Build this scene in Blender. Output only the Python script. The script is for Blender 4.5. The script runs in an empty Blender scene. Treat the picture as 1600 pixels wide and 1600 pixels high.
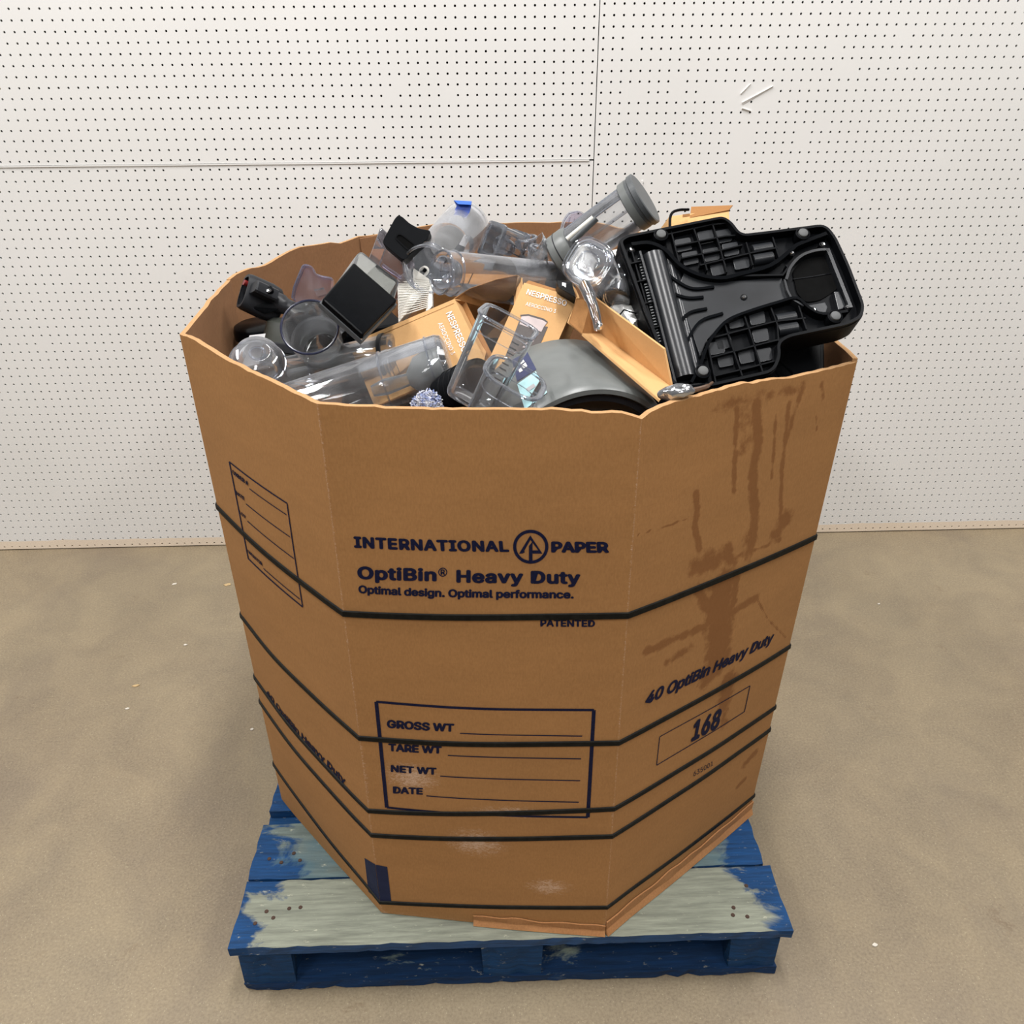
import bpy, bmesh, math, random
import numpy as np
from mathutils import Vector, Matrix, noise

# ---------------------------------------------------------------- camera, world, lights
SC = bpy.context.scene
COL = SC.collection
IN = 0.0254
CAM = np.array([0.98440, -2.4847, 1.5143])
YAW, PITCH, ROLL, FPX = 0.0261, -0.5143, -0.0077, 1309.4
_cy, _sy, _cp, _sp = math.cos(YAW), math.sin(YAW), math.cos(PITCH), math.sin(PITCH)
_f = np.array([_sy*_cp, _cy*_cp, _sp]); _r = np.array([_cy, -_sy, 0.]); _u = np.cross(_r, _f)
_cr, _sr = math.cos(ROLL), math.sin(ROLL)
CR, CU, CF = _r*_cr+_u*_sr, -_r*_sr+_u*_cr, _f
cd = bpy.data.cameras.new('camera'); cam = bpy.data.objects.new('camera', cd); COL.objects.link(cam)
cd.sensor_fit = 'HORIZONTAL'; cd.sensor_width = 36; cd.lens = FPX/1600*36; cd.clip_start = 0.05
m = Matrix.Identity(4)
for i in range(3):
    m[i][0] = CR[i]; m[i][1] = CU[i]; m[i][2] = -CF[i]; m[i][3] = CAM[i]
cam.matrix_world = m
SC.camera = cam

SC.view_settings.view_transform = 'Standard'; SC.view_settings.look = 'None'
SC.view_settings.exposure = -0.50; SC.view_settings.gamma = 1; SC.view_settings.use_curve_mapping = False
SC.cycles.denoising_input_passes = 'RGB_ALBEDO'
SC.cycles.max_bounces = 10; SC.cycles.transparent_max_bounces = 40
SC.cycles.diffuse_bounces = 4; SC.cycles.glossy_bounces = 4; SC.cycles.sample_clamp_indirect = 4
w = bpy.data.worlds.new('world'); SC.world = w; w.use_nodes = True
w.node_tree.nodes['Background'].inputs[0].default_value = (0.98, 0.98, 0.98, 1)
w.node_tree.nodes['Background'].inputs[1].default_value = 0.13

def area(x, y, z, sx, sy, power, col=(1, 0.985, 0.97)):
    l = bpy.data.lights.new('ceiling_lamp', 'AREA'); l.shape = 'RECTANGLE'; l.size = sx; l.size_y = sy
    l.energy = power; l.color = col
    o = bpy.data.objects.new('ceiling_lamp', l); COL.objects.link(o); o.location = (x, y, z)
    return o
for lx in (-1.2, 1.2, 3.4):
    for ly in (-1.35, -3.9, -6.4):
        area(lx, ly, 4.3, 0.35, 1.5, {-1.35: 150, -3.9: 80, -6.4: 36}[ly]*{-1.2: 1.17, 1.2: .95, 3.4: .86}[lx])

# ---------------------------------------------------------------- helpers
def P(u, v, d):                       # point seen at (u, v) at optical depth d
    return CAM + CF*d + CR*((u-800)/FPX*d) - CU*((v-800)/FPX*d)
def ray(u, v): return CF + CR*((u-800)/FPX) - CU*((v-800)/FPX)
def PZ(u, v, z):
    r = ray(u, v); return CAM + r*((z-CAM[2])/r[2])
def proj(p):
    d = np.asarray(p)-CAM; z = d@CF
    return np.array([800+FPX*(d@CR)/z, 800-FPX*(d@CU)/z])
def nrm(a): a = np.asarray(a, float); return a/np.linalg.norm(a)

def wloc(o):
    v = Vector((0, 0, 0))
    while o: v += o.location; o = o.parent
    return v
def thing(name, loc, label, cat, group=None):
    o = bpy.data.objects.new(name, None); COL.objects.link(o); o.location = Vector([float(c) for c in loc])
    o.empty_display_size = 0.03
    o['label'] = label; o['category'] = cat
    if group: o['group'] = group
    return o
def mk(name, V, F, mat, parent=None, smooth=False, label=None, kind=None, origin=None, me=None):
    off = wloc(parent) if parent else Vector((0, 0, 0))
    if me is None:
        me = bpy.data.meshes.new(name)
        o3 = Vector([float(c) for c in origin]) if origin is not None else off
        A = np.asarray(V, float)-np.array(o3)
        me.from_pydata(A.tolist(), [], [tuple(int(i) for i in f) for f in F])
        if smooth: me.polygons.foreach_set('use_smooth', [True]*len(me.polygons))
        me.update()
        if smooth: me.set_sharp_from_angle(angle=math.radians(38))
        if mat: me.materials.append(mat)
    o = bpy.data.objects.new(name, me); COL.objects.link(o)
    if parent: o.parent = parent
    if origin is not None: o.location = Vector([float(c) for c in origin])-off
    if label: o['label'] = label
    if kind: o['kind'] = kind
    return o
def tag(o, label=None, cat=None, group=None):
    if label: o['label'] = label
    if cat: o['category'] = cat
    if group: o['group'] = group
    return o
def finish(V, F, bev=0, seg=2, sharp=None):   # weld, bevel, fix normals -> arrays
    bm = bmesh.new()
    vs = [bm.verts.new([float(c) for c in v]) for v in V]
    for f in F:
        try: bm.faces.new([vs[i] for i in f])
        except ValueError: pass
    bmesh.ops.remove_doubles(bm, verts=bm.verts, dist=1e-6)
    bmesh.ops.recalc_face_normals(bm, faces=bm.faces)
    if bev:
        ed = [e for e in bm.edges if len(e.link_faces) == 2 and e.calc_face_angle(0) > 0.5]
        bmesh.ops.bevel(bm, geom=ed, offset=bev, segments=seg, profile=0.6, affect='EDGES', clamp_overlap=True)
    bm.verts.index_update()
    V2 = [tuple(v.co) for v in bm.verts]; F2 = [tuple(v.index for v in f.verts) for f in bm.faces]
    bm.free(); return V2, F2
def merge(*parts):
    V, F = [], []
    for v, f in parts:
        n = len(V); V += [tuple(map(float, p)) for p in v]; F += [tuple(i+n for i in q) for q in f]
    return V, F
def hexa(c, bev=0, seg=2):                    # 8 corners: 4 front loop, 4 back loop
    F = [(0, 1, 2, 3), (7, 6, 5, 4), (0, 4, 5, 1), (1, 5, 6, 2), (2, 6, 7, 3), (3, 7, 4, 0)]
    return finish(c, F, bev, seg)
def boxm(x0, x1, y0, y1, z0, z1, bev=0, seg=1):
    return hexa([(x0, y0, z0), (x1, y0, z0), (x1, y0, z1), (x0, y0, z1), (x0, y1, z0), (x1, y1, z0), (x1, y1, z1), (x0, y1, z1)], bev, seg)
def frame(O, zdir, xhint=(0, 0, 1)):
    z = nrm(zdir); x = np.asarray(xhint, float); x = nrm(x-z*(x@z)); y = np.cross(z, x)
    return np.asarray(O, float), x, y, z
def lathe(fr, prof, n=40, sup=2.0, ax=1.0, ay=1.0, closed=False, a0=0, a1=2*math.pi):
    O, x, y, z = fr; V, F = [], []; full = abs(a1-a0-2*math.pi) < 1e-6
    m_ = n if full else n+1
    for (r, h) in prof:
        for k in range(m_):
            a = a0+(a1-a0)*k/n; c, s = math.cos(a), math.sin(a)
            q = 1/((abs(c)**sup+abs(s)**sup)**(1/sup))
            V.append(O+x*(r*ax*q*c)+y*(r*ay*q*s)+z*h)
    L = len(prof)
    for j in range(L if closed else L-1):
        j2 = (j+1) % L
        for k in range(n):
            k2 = (k+1) % m_
            F.append((j*m_+k, j*m_+k2, j2*m_+k2, j2*m_+k))
    return finish(V, F)
def tank_prof(R0, R1, L, wall, close=True, rnd=0.006):   # open rim at h=0, closed end at h=L
    p = [(R0-wall, 0.0), (R0, 0.0)]
    for t in (0.25, .5, .75): p.append((R0+(R1-R0)*t, L*t))
    p += [(R1, L-rnd), (R1-rnd*.3, L-rnd*.3), (R1-rnd, L)]
    if close: p += [(R1*.5, L), (1e-5, L), (1e-5, L-wall), (R1*.5, L-wall)]
    p += [(R1-rnd-wall*.3, L-wall), (R1-wall, L-rnd)]
    p += [(R0+(R1-R0)*.5-wall, L*.5)]
    return p
def prism(fr, poly, h0, h1, bev=0, seg=2):
    O, x, y, z = fr; n = len(poly)
    V = [O+x*a+y*b+z*h0 for a, b in poly]+[O+x*a+y*b+z*h1 for a, b in poly]
    F = [tuple(range(n)), tuple(range(2*n-1, n-1, -1))]+[(i, (i+1) % n, n+(i+1) % n, n+i) for i in range(n)]
    return finish(V, F, bev, seg)
def strip(fr, pts, th, h0, h1, closed=False):
    O, x, y, z = fr; pts = [np.array(p, float) for p in pts]; n = len(pts); V, F = [], []
    for i, p in enumerate(pts):
        a = pts[(i-1) % n] if (closed or i > 0) else p; b = pts[(i+1) % n] if (closed or i < n-1) else p
        t = nrm(b-a); nn = np.array([-t[1], t[0]])*th/2
        for q in (p+nn, p-nn):
            for h in (h0, h1): V.append(O+x*q[0]+y*q[1]+z*h)
    for i in range(n if closed else n-1):
        j = (i+1) % n; a, b = 4*i, 4*j
        F += [(a, b, b+1, a+1), (a+2, a+3, b+3, b+2), (a+1, b+1, b+3, a+3), (a, a+2, b+2, b)]
    if not closed:
        e = 4*(n-1); F += [(0, 1, 3, 2), (e, e+2, e+3, e+1)]
    return finish(V, F)
def tube(pts, r, n=12, cap=True):
    pts = [np.asarray(p, float) for p in pts]; V, F = [], []
    rs = r if isinstance(r, (list, tuple)) else [r]*len(pts)
    up = np.array([0.13, 0.21, 0.97])
    for i, p in enumerate(pts):
        t = nrm(pts[min(i+1, len(pts)-1)]-pts[max(i-1, 0)])
        x = nrm(np.cross(up, t)); y = np.cross(t, x)
        for k in range(n):
            a = 2*math.pi*k/n; V.append(p+x*rs[i]*math.cos(a)+y*rs[i]*math.sin(a))
    for i in range(len(pts)-1):
        for k in range(n): F.append((i*n+k, i*n+(k+1) % n, (i+1)*n+(k+1) % n, (i+1)*n+k))
    if cap: F += [tuple(range(n-1, -1, -1)), tuple(range((len(pts)-1)*n, len(pts)*n))]
    return V, F
def spl(pts, n=8):                             # Catmull-Rom through points
    p = [np.array(q, float) for q in pts]; p = [2*p[0]-p[1]]+p+[2*p[-1]-p[-2]]; out = []
    for i in range(1, len(p)-2):
        for k in range(n):
            t = k/n
            out.append(.5*((2*p[i])+(-p[i-1]+p[i+1])*t+(2*p[i-1]-5*p[i]+4*p[i+1]-p[i+2])*t*t+(-p[i-1]+3*p[i]-3*p[i+1]+p[i+2])*t**3))
    out.append(p[-2]); return out
def rounded(poly, r, n=5):                     # round the corners of a 2D polygon
    out = []; N = len(poly)
    for i in range(N):
        p = np.array(poly[i], float); a = np.array(poly[i-1], float); b = np.array(poly[(i+1) % N], float)
        rr = r[i] if isinstance(r, (list, tuple)) else r
        da, db = a-p, b-p; la, lb = np.linalg.norm(da), np.linalg.norm(db)
        k = min(rr, la*.48, lb*.48); s, e = p+da/la*k, p+db/lb*k
        for j in range(n+1):
            t = j/n; out.append(tuple((1-t)**2*s+2*t*(1-t)*p+t*t*e))
    return out

# ---------------------------------------------------------------- materials
def srgb(r, g, b):
    f = lambda c: (c/255/12.92) if c/255 <= .04045 else ((c/255+.055)/1.055)**2.4
    return (f(r), f(g), f(b), 1)
class NT:
    def __init__(s, name):
        s.m = bpy.data.materials.new(name); s.m.use_nodes = True; s.t = s.m.node_tree
        s.b = s.t.nodes['Principled BSDF']; s.out = s.t.nodes['Material Output']
    def n(s, ty, **kw):
        o = s.t.nodes.new(ty)
        for k, v in kw.items():
            if k.startswith('i_'):
                key = k[2:]; key = int(key) if key.isdigit() else key.replace('_', ' ')
                if isinstance(v, bpy.types.NodeSocket): s.t.links.new(v, o.inputs[key])
                else: o.inputs[key].default_value = v
            else: setattr(o, k, v)
        return o
    def l(s, a, b): s.t.links.new(a, b)
    def coord(s, kind='Object'): return s.n('ShaderNodeTexCoord').outputs[kind]
    def mapping(s, vec, scale=(1, 1, 1), loc=(0, 0, 0)):
        return s.n('ShaderNodeMapping', i_Vector=vec, i_Scale=scale, i_Location=loc).outputs[0]
    def noise(s, vec, scale, detail=4, rough=.55, dist=0.):
        return s.n('ShaderNodeTexNoise', i_Vector=vec, i_Scale=scale, i_Detail=detail, i_Roughness=rough, i_Distortion=dist).outputs[0]
    def ramp(s, fac, a, b, ca=(0, 0, 0, 1), cb=(1, 1, 1, 1)):
        r = s.n('ShaderNodeValToRGB', i_0=fac); e = r.color_ramp.elements
        e[0].position, e[1].position = a, b; e[0].color, e[1].color = ca, cb
        return r.outputs[0]
    def mix(s, fac, a, b, mode='MIX'):
        x = s.n('ShaderNodeMix', data_type='RGBA', blend_type=mode)
        for i, v in ((0, fac), (6, a), (7, b)):
            if isinstance(v, bpy.types.NodeSocket): s.l(v, x.inputs[i])
            else: x.inputs[i].default_value = v
        return x.outputs[2]
    def math(s, op, a, b=0., clamp=False):
        x = s.n('ShaderNodeMath', operation=op, use_clamp=clamp)
        for i, v in ((0, a), (1, b)):
            if isinstance(v, bpy.types.NodeSocket): s.l(v, x.inputs[i])
            else: x.inputs[i].default_value = v
        return x.outputs[0]
    def bump(s, h, strength=.3, dist=.002):
        b = s.n('ShaderNodeBump', i_Height=h, i_Strength=strength, i_Distance=dist); s.l(b.outputs[0], s.b.inputs['Normal'])
    def set(s, **kw):
        for k, v in kw.items():
            k = k.replace('_', ' ')
            if isinstance(v, bpy.types.NodeSocket): s.l(v, s.b.inputs[k])
            else: s.b.inputs[k].default_value = v
        return s

def plain(name, col, rough=.45, spec=.5, metal=0., noise_amt=.06, nscale=60, bump=0.0):
    t = NT(name); c = t.coord(); nz = t.noise(c, nscale, 5)
    dark = tuple(x*(1-noise_amt*2) for x in col[:3])+(1,); light = tuple(min(1, x*(1+noise_amt)) for x in col[:3])+(1,)
    t.set(Base_Color=t.ramp(nz, .35, .65, dark, light), Roughness=rough, Metallic=metal, Specular_IOR_Level=spec)
    if bump: t.bump(nz, bump, .001)
    return t.m

def clear_mat(name, tint=(.975, .98, .985), edge=(.50, .51, .56), refl=1.0, haze=.05, rough=.05):
    t = NT(name)
    lw = t.n('ShaderNodeLayerWeight', i_Blend=.5)
    e = t.math('POWER', lw.outputs['Facing'], 4.5)
    col = t.mix(e, tint+(1,), edge+(1,))
    tr = t.n('ShaderNodeBsdfTransparent', i_Color=col)
    nz = t.noise(t.coord(), 22, 1)
    bp = t.n('ShaderNodeBump', i_Height=nz, i_Strength=.05, i_Distance=.002)
    gl = t.n('ShaderNodeBsdfGlossy', i_Color=(.97, .98, 1, 1), i_Roughness=rough, i_Normal=bp.outputs[0])
    fr = t.n('ShaderNodeFresnel', i_IOR=1.5, i_Normal=bp.outputs[0])
    fac = t.math('MULTIPLY', fr.outputs[0], refl, True)
    mx = t.n('ShaderNodeMixShader', i_0=fac, i_1=tr.outputs[0], i_2=gl.outputs[0])
    df = t.n('ShaderNodeBsdfDiffuse', i_Color=(.80, .81, .83, 1))
    tl = t.n('ShaderNodeBsdfTranslucent', i_Color=(.80, .81, .83, 1))
    dd = t.n('ShaderNodeMixShader', i_0=.25, i_1=df.outputs[0], i_2=tl.outputs[0])
    hz = t.math('MULTIPLY', t.ramp(t.noise(t.mapping(t.coord(), (1, 1, 1)), 22, 2, .5), .40, .75), haze*1.2)
    hz = t.math('ADD', hz, haze*.5, True)
    hz = t.math('ADD', hz, t.math('MULTIPLY', e, .18), True)
    m2 = t.n('ShaderNodeMixShader', i_0=hz, i_1=mx.outputs[0], i_2=dd.outputs[0])
    t.l(m2.outputs[0], t.out.inputs[0])
    return t.m

CLEAR = clear_mat('clear_plastic', haze=.07)
CLEARR = clear_mat('clear_plastic_rim', (.86, .88, .92), (.24, .26, .36), 1.3, .06)
CLEARJ = clear_mat('thick_clear_plastic', (.95, .955, .96), (.40, .40, .44), 1.3, .05, .07)
PURPLE = clear_mat('violet_tinted_plastic', (.82, .78, .92), (.30, .24, .55), 1.0, .08)
SMOKE = clear_mat('smoky_plastic', (.80, .81, .80), (.4, .42, .40), 1.0, .07)
NAVYR = plain('dark_navy_edge', (.012, .014, .035, 1), .25)
BLACK = plain('black_plastic', (.0035, .0037, .0045, 1), .42, .04, noise_amt=.1, bump=.05, nscale=300)
BLACKG = plain('black_gloss_plastic', (.0030, .0034, .0042, 1), .20, .05)
BLACKS = plain('black_satin_plastic', (.0045, .005, .006, 1), .38, .05)
CHAR = plain('charcoal_plastic', (.016, .017, .020, 1), .42, .25)
GREY = plain('grey_plastic', (.120, .128, .124, 1), .36, .5, noise_amt=.03)
GREYD = plain('dark_grey_plastic', (.060, .066, .070, 1), .42)
WHITEP = plain('white_card', (.66, .64, .58, 1), .6)
LABELM = plain('pale_grey_label', (.50, .49, .49, 1), .6)
BLUET = plain('blue_tape', (.006, .045, .30, 1), .5)
NAVYS = plain('navy_sticker', (.018, .026, .085, 1), .4)
CYANS = plain('pale_blue_sticker', (.46, .74, .76, 1), .4)
CHROME = plain('chrome', (.8, .8, .8, 1), .12, .5, 1.0)
INK = plain('navy_ink', (.007, .009, .036, 1), .6, .12, noise_amt=.15, nscale=400)
WINK = plain('white_ink', (.78, .75, .72, 1), .6, .3)
FOOT = plain('rubber_foot_grey', (.085, .088, .088, 1), .7)
REDP = plain('dark_red_plastic', (.16, .01, .01, 1), .4)
STRAPM = plain('black_strap', (.007, .007, .006, 1), .55, .14, noise_amt=.25, nscale=90, bump=.2)

def cardboard(name, base, dark, stain=True, fine=1.0):
    t = NT(name); c = t.coord()
    a = t.noise(t.mapping(c, (1, 1, .35)), 420, 3, .6)
    b = t.noise(t.mapping(c, (.6, .6, 2.0)), 9, 6, .6)
    k = t.noise(t.mapping(c, (3, 3, 30)), 8, 3, .6)
    col = t.ramp(a, .3, .7, dark, base)
    col = t.mix(.55, col, t.ramp(b, .3, .75, tuple(x*.88 for x in base[:3])+(1,), tuple(min(1, x*1.10) for x in base[:3])+(1,)))
    col = t.mix(t.math('MULTIPLY', t.ramp(k, .55, .8), .22), col, dark)
    if stain:
        at = t.n('ShaderNodeAttribute', attribute_name='stain').outputs['Fac']
        nz = t.noise(c, 60, 5, .65)
        s = t.math('MULTIPLY', t.ramp(t.math('ADD', at, t.math('MULTIPLY', t.math('SUBTRACT', nz, .5), 1.1)), .36, .60), .58)
        col = t.mix(s, col, srgb(112, 66, 32))
        sc = t.n('ShaderNodeAttribute', attribute_name='scuff').outputs['Fac']
        n2 = t.noise(t.mapping(c, (1, 1, 3.0)), 130, 6, .75, 1.5)
        s2 = t.math('MULTIPLY', t.ramp(t.math('MULTIPLY', sc, n2), .46, .62), .5)
        col = t.mix(s2, col, srgb(225, 200, 180))
    t.set(Base_Color=col, Roughness=.82, Specular_IOR_Level=.25)
    t.bump(t.math('ADD', a, t.math('MULTIPLY', b, 2.0)), .25, .0012)
    return t.m
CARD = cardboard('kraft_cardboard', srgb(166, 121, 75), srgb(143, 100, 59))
CARDI = cardboard('kraft_cardboard_inside_shaded', srgb(144, 105, 73), srgb(120, 84, 57), False)  # darker kraft: the shade inside the bin is put into the colour
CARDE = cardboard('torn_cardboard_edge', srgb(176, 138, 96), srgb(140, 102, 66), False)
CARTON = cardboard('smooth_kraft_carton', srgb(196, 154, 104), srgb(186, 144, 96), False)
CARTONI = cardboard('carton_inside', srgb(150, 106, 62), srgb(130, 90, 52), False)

def wall_mat():
    t = NT('painted_pegboard'); c = t.coord()
    big = t.noise(c, 1.1, 4); sm = t.noise(c, 14, 6, .7)
    col = t.ramp(big, .3, .7, srgb(220, 219, 216), srgb(227, 226, 224))
    scr = t.ramp(t.noise(t.mapping(c, (9, 1, .9)), 5, 7, .8, 2.0), .70, .74)
    col = t.mix(t.math('MULTIPLY', scr, .12), col, srgb(170, 165, 160))
    col = t.mix(t.math('MULTIPLY', t.ramp(sm, .62, .75), .16), col, srgb(205, 200, 196))
    # tan strip where the paint stops along the foot of the board
    z = t.n('ShaderNodeSeparateXYZ', i_0=c).outputs[2]; xx = t.noise(t.mapping(c, (1, 1, .2)), 5, 4)
    edge = t.math('ADD', .028, t.math('MULTIPLY', xx, .014))
    low = t.math('LESS_THAN', z, edge)
    col = t.mix(t.math('MULTIPLY', low, .75), col, srgb(228, 208, 182))
    t.set(Base_Color=col, Roughness=.5, Specular_IOR_Level=.35); t.bump(sm, .05, .001)
    return t.m
WALLM = wall_mat()
HOLE = plain('painted_cavity_shade', (.006, .006, .006, 1), .9, .0)  # near-black without gloss: shade of holes and cavities put into the colour

def floor_mat():
    t = NT('worn_concrete'); c = t.coord()
    big = t.noise(c, 1.3, 6, .6); mid = t.noise(c, 5.5, 7, .65, .6); fine = t.noise(c, 190, 4, .7)
    col = t.ramp(big, .32, .68, srgb(117, 102, 81), srgb(140, 128, 104))
    col = t.mix(.55, col, t.ramp(mid, .35, .65, srgb(114, 101, 85), srgb(144, 128, 103)))
    col = t.mix(.30, col, t.ramp(fine, .35, .65, srgb(94, 81, 64), srgb(160, 147, 121)))
    sp = t.n('ShaderNodeTexVoronoi', i_Vector=c, i_Scale=120.).outputs[0]
    col = t.mix(t.math('MULTIPLY', t.math('LESS_THAN', sp, .12), .45), col, srgb(178, 170, 144))
    st = t.ramp(t.noise(t.mapping(c, (1, 1, 1), (3.1, 1.7, 0)), 7, 8, .8, .4), .60, .68)
    col = t.mix(t.math('MULTIPLY', st, .35), col, srgb(94, 70, 46))
    pu = t.ramp(t.noise(t.mapping(c, (1, .5, 1), (7.1, 4.7, 0)), 3, 5, .6, .4), .50, .66)
    col = t.mix(t.math('MULTIPLY', pu, .28), col, srgb(100, 89, 81))
    t.set(Base_Color=col, Roughness=t.ramp(mid, .3, .7, (.42, .42, .42, 1), (.62, .62, .62, 1)), Specular_IOR_Level=.4)
    t.bump(t.math('ADD', fine, mid), .12, .002)
    return t.m

def wood_mat(name, wear, seed, blue=(12, 58, 102), greyc=(140, 148, 132)):
    # wear: 0 = painted all over, 1 = rubbed bare except the ends
    t = NT(name); c = t.coord()
    grain = t.noise(t.mapping(c, (1.2, 14, 14), (seed, seed*.7, 0)), 9, 6, .7)
    blot = t.noise(t.mapping(c, (1, 2.2, 2.2), (seed*1.3, 2, 0)), 6.5, 6, .65, .5)
    x = t.n('ShaderNodeSeparateXYZ', i_0=c).outputs[0]
    endd = t.math('ABSOLUTE', x)                       # distance from the middle of the board
    endf = t.ramp(endd, .34, .49)
    k = t.math('SUBTRACT', t.math('ADD', blot, t.math('MULTIPLY', endf, .38 if wear < .9 else .52)), wear*.5-.0)
    mask = t.ramp(k, .36, .44)
    ny = t.n('ShaderNodeSeparateXYZ', i_0=t.n('ShaderNodeNewGeometry').outputs['Normal']).outputs[1]
    mask = t.math('MAXIMUM', mask, t.math('MULTIPLY', t.math('LESS_THAN', ny, -.5), .93))
    bl = t.ramp(grain, .3, .7, srgb(*[v*.75 for v in blue]), srgb(*[min(255, v*1.18) for v in blue]))
    wd = t.ramp(grain, .3, .7, srgb(*[v*.80 for v in greyc]), srgb(*[min(255, v*1.12) for v in greyc]))
    teal = t.mix(.55, wd, srgb(40, 96, 120))
    wd = t.mix(t.ramp(t.noise(t.mapping(c, (1, 1.6, 1), (seed+5, 1, 0)), 4, 5, .6), .45, .62), wd, teal) if wear < .9 else wd
    col = t.mix(mask, wd, bl)
    fl = t.ramp(t.noise(t.mapping(c, (1, 2.5, 2.5), (seed, 9, 0)), 38, 6, .75), .62, .70)
    col = t.mix(t.math('MULTIPLY', fl, .55), col, srgb(214, 214, 190))
    chip = t.ramp(t.noise(t.mapping(c, (1, 3, 3), (seed+2, 3, 0)), 12, 6, .8), .71, .73)
    col = t.mix(t.math('MULTIPLY', chip, .8), col, srgb(198, 176, 134))
    t.set(Base_Color=col, Roughness=.72, Specular_IOR_Level=.3)
    t.bump(t.math('ADD', grain, t.math('MULTIPLY', fl, .5)), .5, .003)
    return t.m

# ---------------------------------------------------------------- the setting
FLOORM = floor_mat()
V, F = [], []
nx, ny = 60, 60
for j in range(ny+1):
    for i in range(nx+1):
        x, y = -4+10*i/nx, -7+7.3*j/ny
        V.append((x, y, 0.0))
for j in range(ny):
    for i in range(nx): a = j*(nx+1)+i; F.append((a, a+1, a+nx+2, a+nx+1))
fl = mk('floor', V, F, FLOORM); fl['kind'] = 'structure'

back = mk('wall_back', *boxm(-4, 6, .022, .14, -.02, 4.5), HOLE); back['kind'] = 'structure'  # dark backing gives the peg holes their shade by colour

def pegboard(c0, c1, k0, k1, edge, zoff, missing, name='pegboard_panel'):
    """one sheet with real holes: columns c0..c1, rows k0..k1 (row height (48.5-k) in), edge = (x0,x1,z0,z1)"""
    V, F = [], []
    hole_r = 0.0031; th = 0.0055; x0, x1, z0, z1 = edge
    def vx(x, y, z): V.append((x, y, z)); return len(V)-1
    ncx = c1-c0+1; xs = [(c0-.5+i)*IN for i in range(ncx+1)]; xs[0] = x0; xs[-1] = x1
    ks = list(range(k0, k1+1)); zs = [(49-k)*IN+zoff for k in ks]+[(48-k1)*IN+zoff]
    zs[0] = z1; zs[-1] = z0
    grid = [[vx(x, 0, z) for x in xs] for z in zs]
    ang = [math.pi/4+math.pi/4*q for q in range(8)]
    for j, k in enumerate(ks):
        for i in range(ncx):
            a, b, c, d = grid[j][i], grid[j][i+1], grid[j+1][i+1], grid[j+1][i]   # tl tr br bl
            if (c0+i, k) in missing or xs[i+1]-xs[i] < IN*.9 or zs[j]-zs[j+1] < IN*.7:
                F.append((a, d, c, b)); continue
            cx, cz = (c0+i)*IN, (48.5-k)*IN+zoff
            ring = [vx(cx+hole_r*math.cos(t), 0, cz+hole_r*math.sin(t)) for t in ang]     # 45,90,...,360
            rb = [vx(V[q][0], th, V[q][2]) for q in ring]
            # corners: b at 45, a at 135, d at 225, c at 315
            F += [(b, a, ring[1], ring[0]), (a, ring[2], ring[1])]
            F += [(a, d, ring[3], ring[2]), (d, ring[4], ring[3])]
            F += [(d, c, ring[5], ring[4]), (c, ring[6], ring[5])]
            F += [(c, b, ring[7], ring[6]), (b, ring[0], ring[7])]
            for q in range(8): F.append((ring[q], ring[(q+1) % 8], rb[(q+1) % 8], rb[q]))
    # sheet edges
    e = []
    for (xa, za, xb, zb) in ((x0, z0, x1, z0), (x1, z0, x1, z1), (x1, z1, x0, z1), (x0, z1, x0, z0)):
        a = vx(xa, 0, za); b = vx(xb, 0, zb); c = vx(xb, th, zb); d = vx(xa, th, za); F.append((a, b, c, d))
    o = mk(name, V, F, WALLM, back)
    return o
rnd = random.Random(4)
miss = set()
# filled holes seen in the photograph (column, row)
def near_hole(u, v, right=False):
    r = ray(u, v); p = CAM+r*((0-CAM[1])/r[1]); return (round(p[0]/IN), round(48.5-p[2]/IN))
for (u, v) in [(324, 248), (284, 265), (250, 428), (262, 428), (287, 428), (410, 370), (418, 370), (427, 370),
               (981, 60), (988, 60), (981, 77), (988, 77), (1055, 130), (985, 147), (997, 147), (1003, 147), (1060, 147),
               (1095, 147), (1108, 147), (1120, 147), (1133, 147), (1148, 147), (1162, 147), (1175, 147), (1190, 147), (1205, 147), (1150, 163), (1165, 163),
               (1185, 163), (1200, 163), (1313, 112), (1327, 112), (1010, 195), (1283, 195), (1150, 210), (1165, 210), (1253, 210),
               (1147, 227), (1162, 227), (1250, 227), (1144, 242), (1145, 258), (1200, 258), (1142, 274), (1141, 290), (1140, 304),
               (971, 290), (985, 290), (1030, 290), (1325, 373), (1335, 373), (1320, 387)]:
    miss.add(near_hole(u, v))
for _ in range(60): miss.add((rnd.randint(-40, 135), rnd.randint(-30, 47)))
XL, XS, XR = -1.02, 50.5*IN, 3.45
pegboard(-40, 50, -31, 0, (XL, XS-.0012, 48*IN+.0035, 80*IN), 0, miss)
pegboard(-40, 50, 1, 48, (XL, XS-.0012, .004, 48*IN-.0005), 0, miss)
pegboard(51, 136, -31, 48, (XS+.0012, XR+.02, .004, 80*IN), .0025, miss)
# plain sheets carry the wall on beyond the holes' reach
for (a, b) in ((-4, XL-.003), (XR+.023, 6)):
    mk('plain_panel', *boxm(a, b, 0, .0055, .004, 3.0), WALLM, back)
mk('plain_panel', *boxm(XL, XR+.02, 0, .0055, 80*IN+.003, 3.0), WALLM, back)
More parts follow.
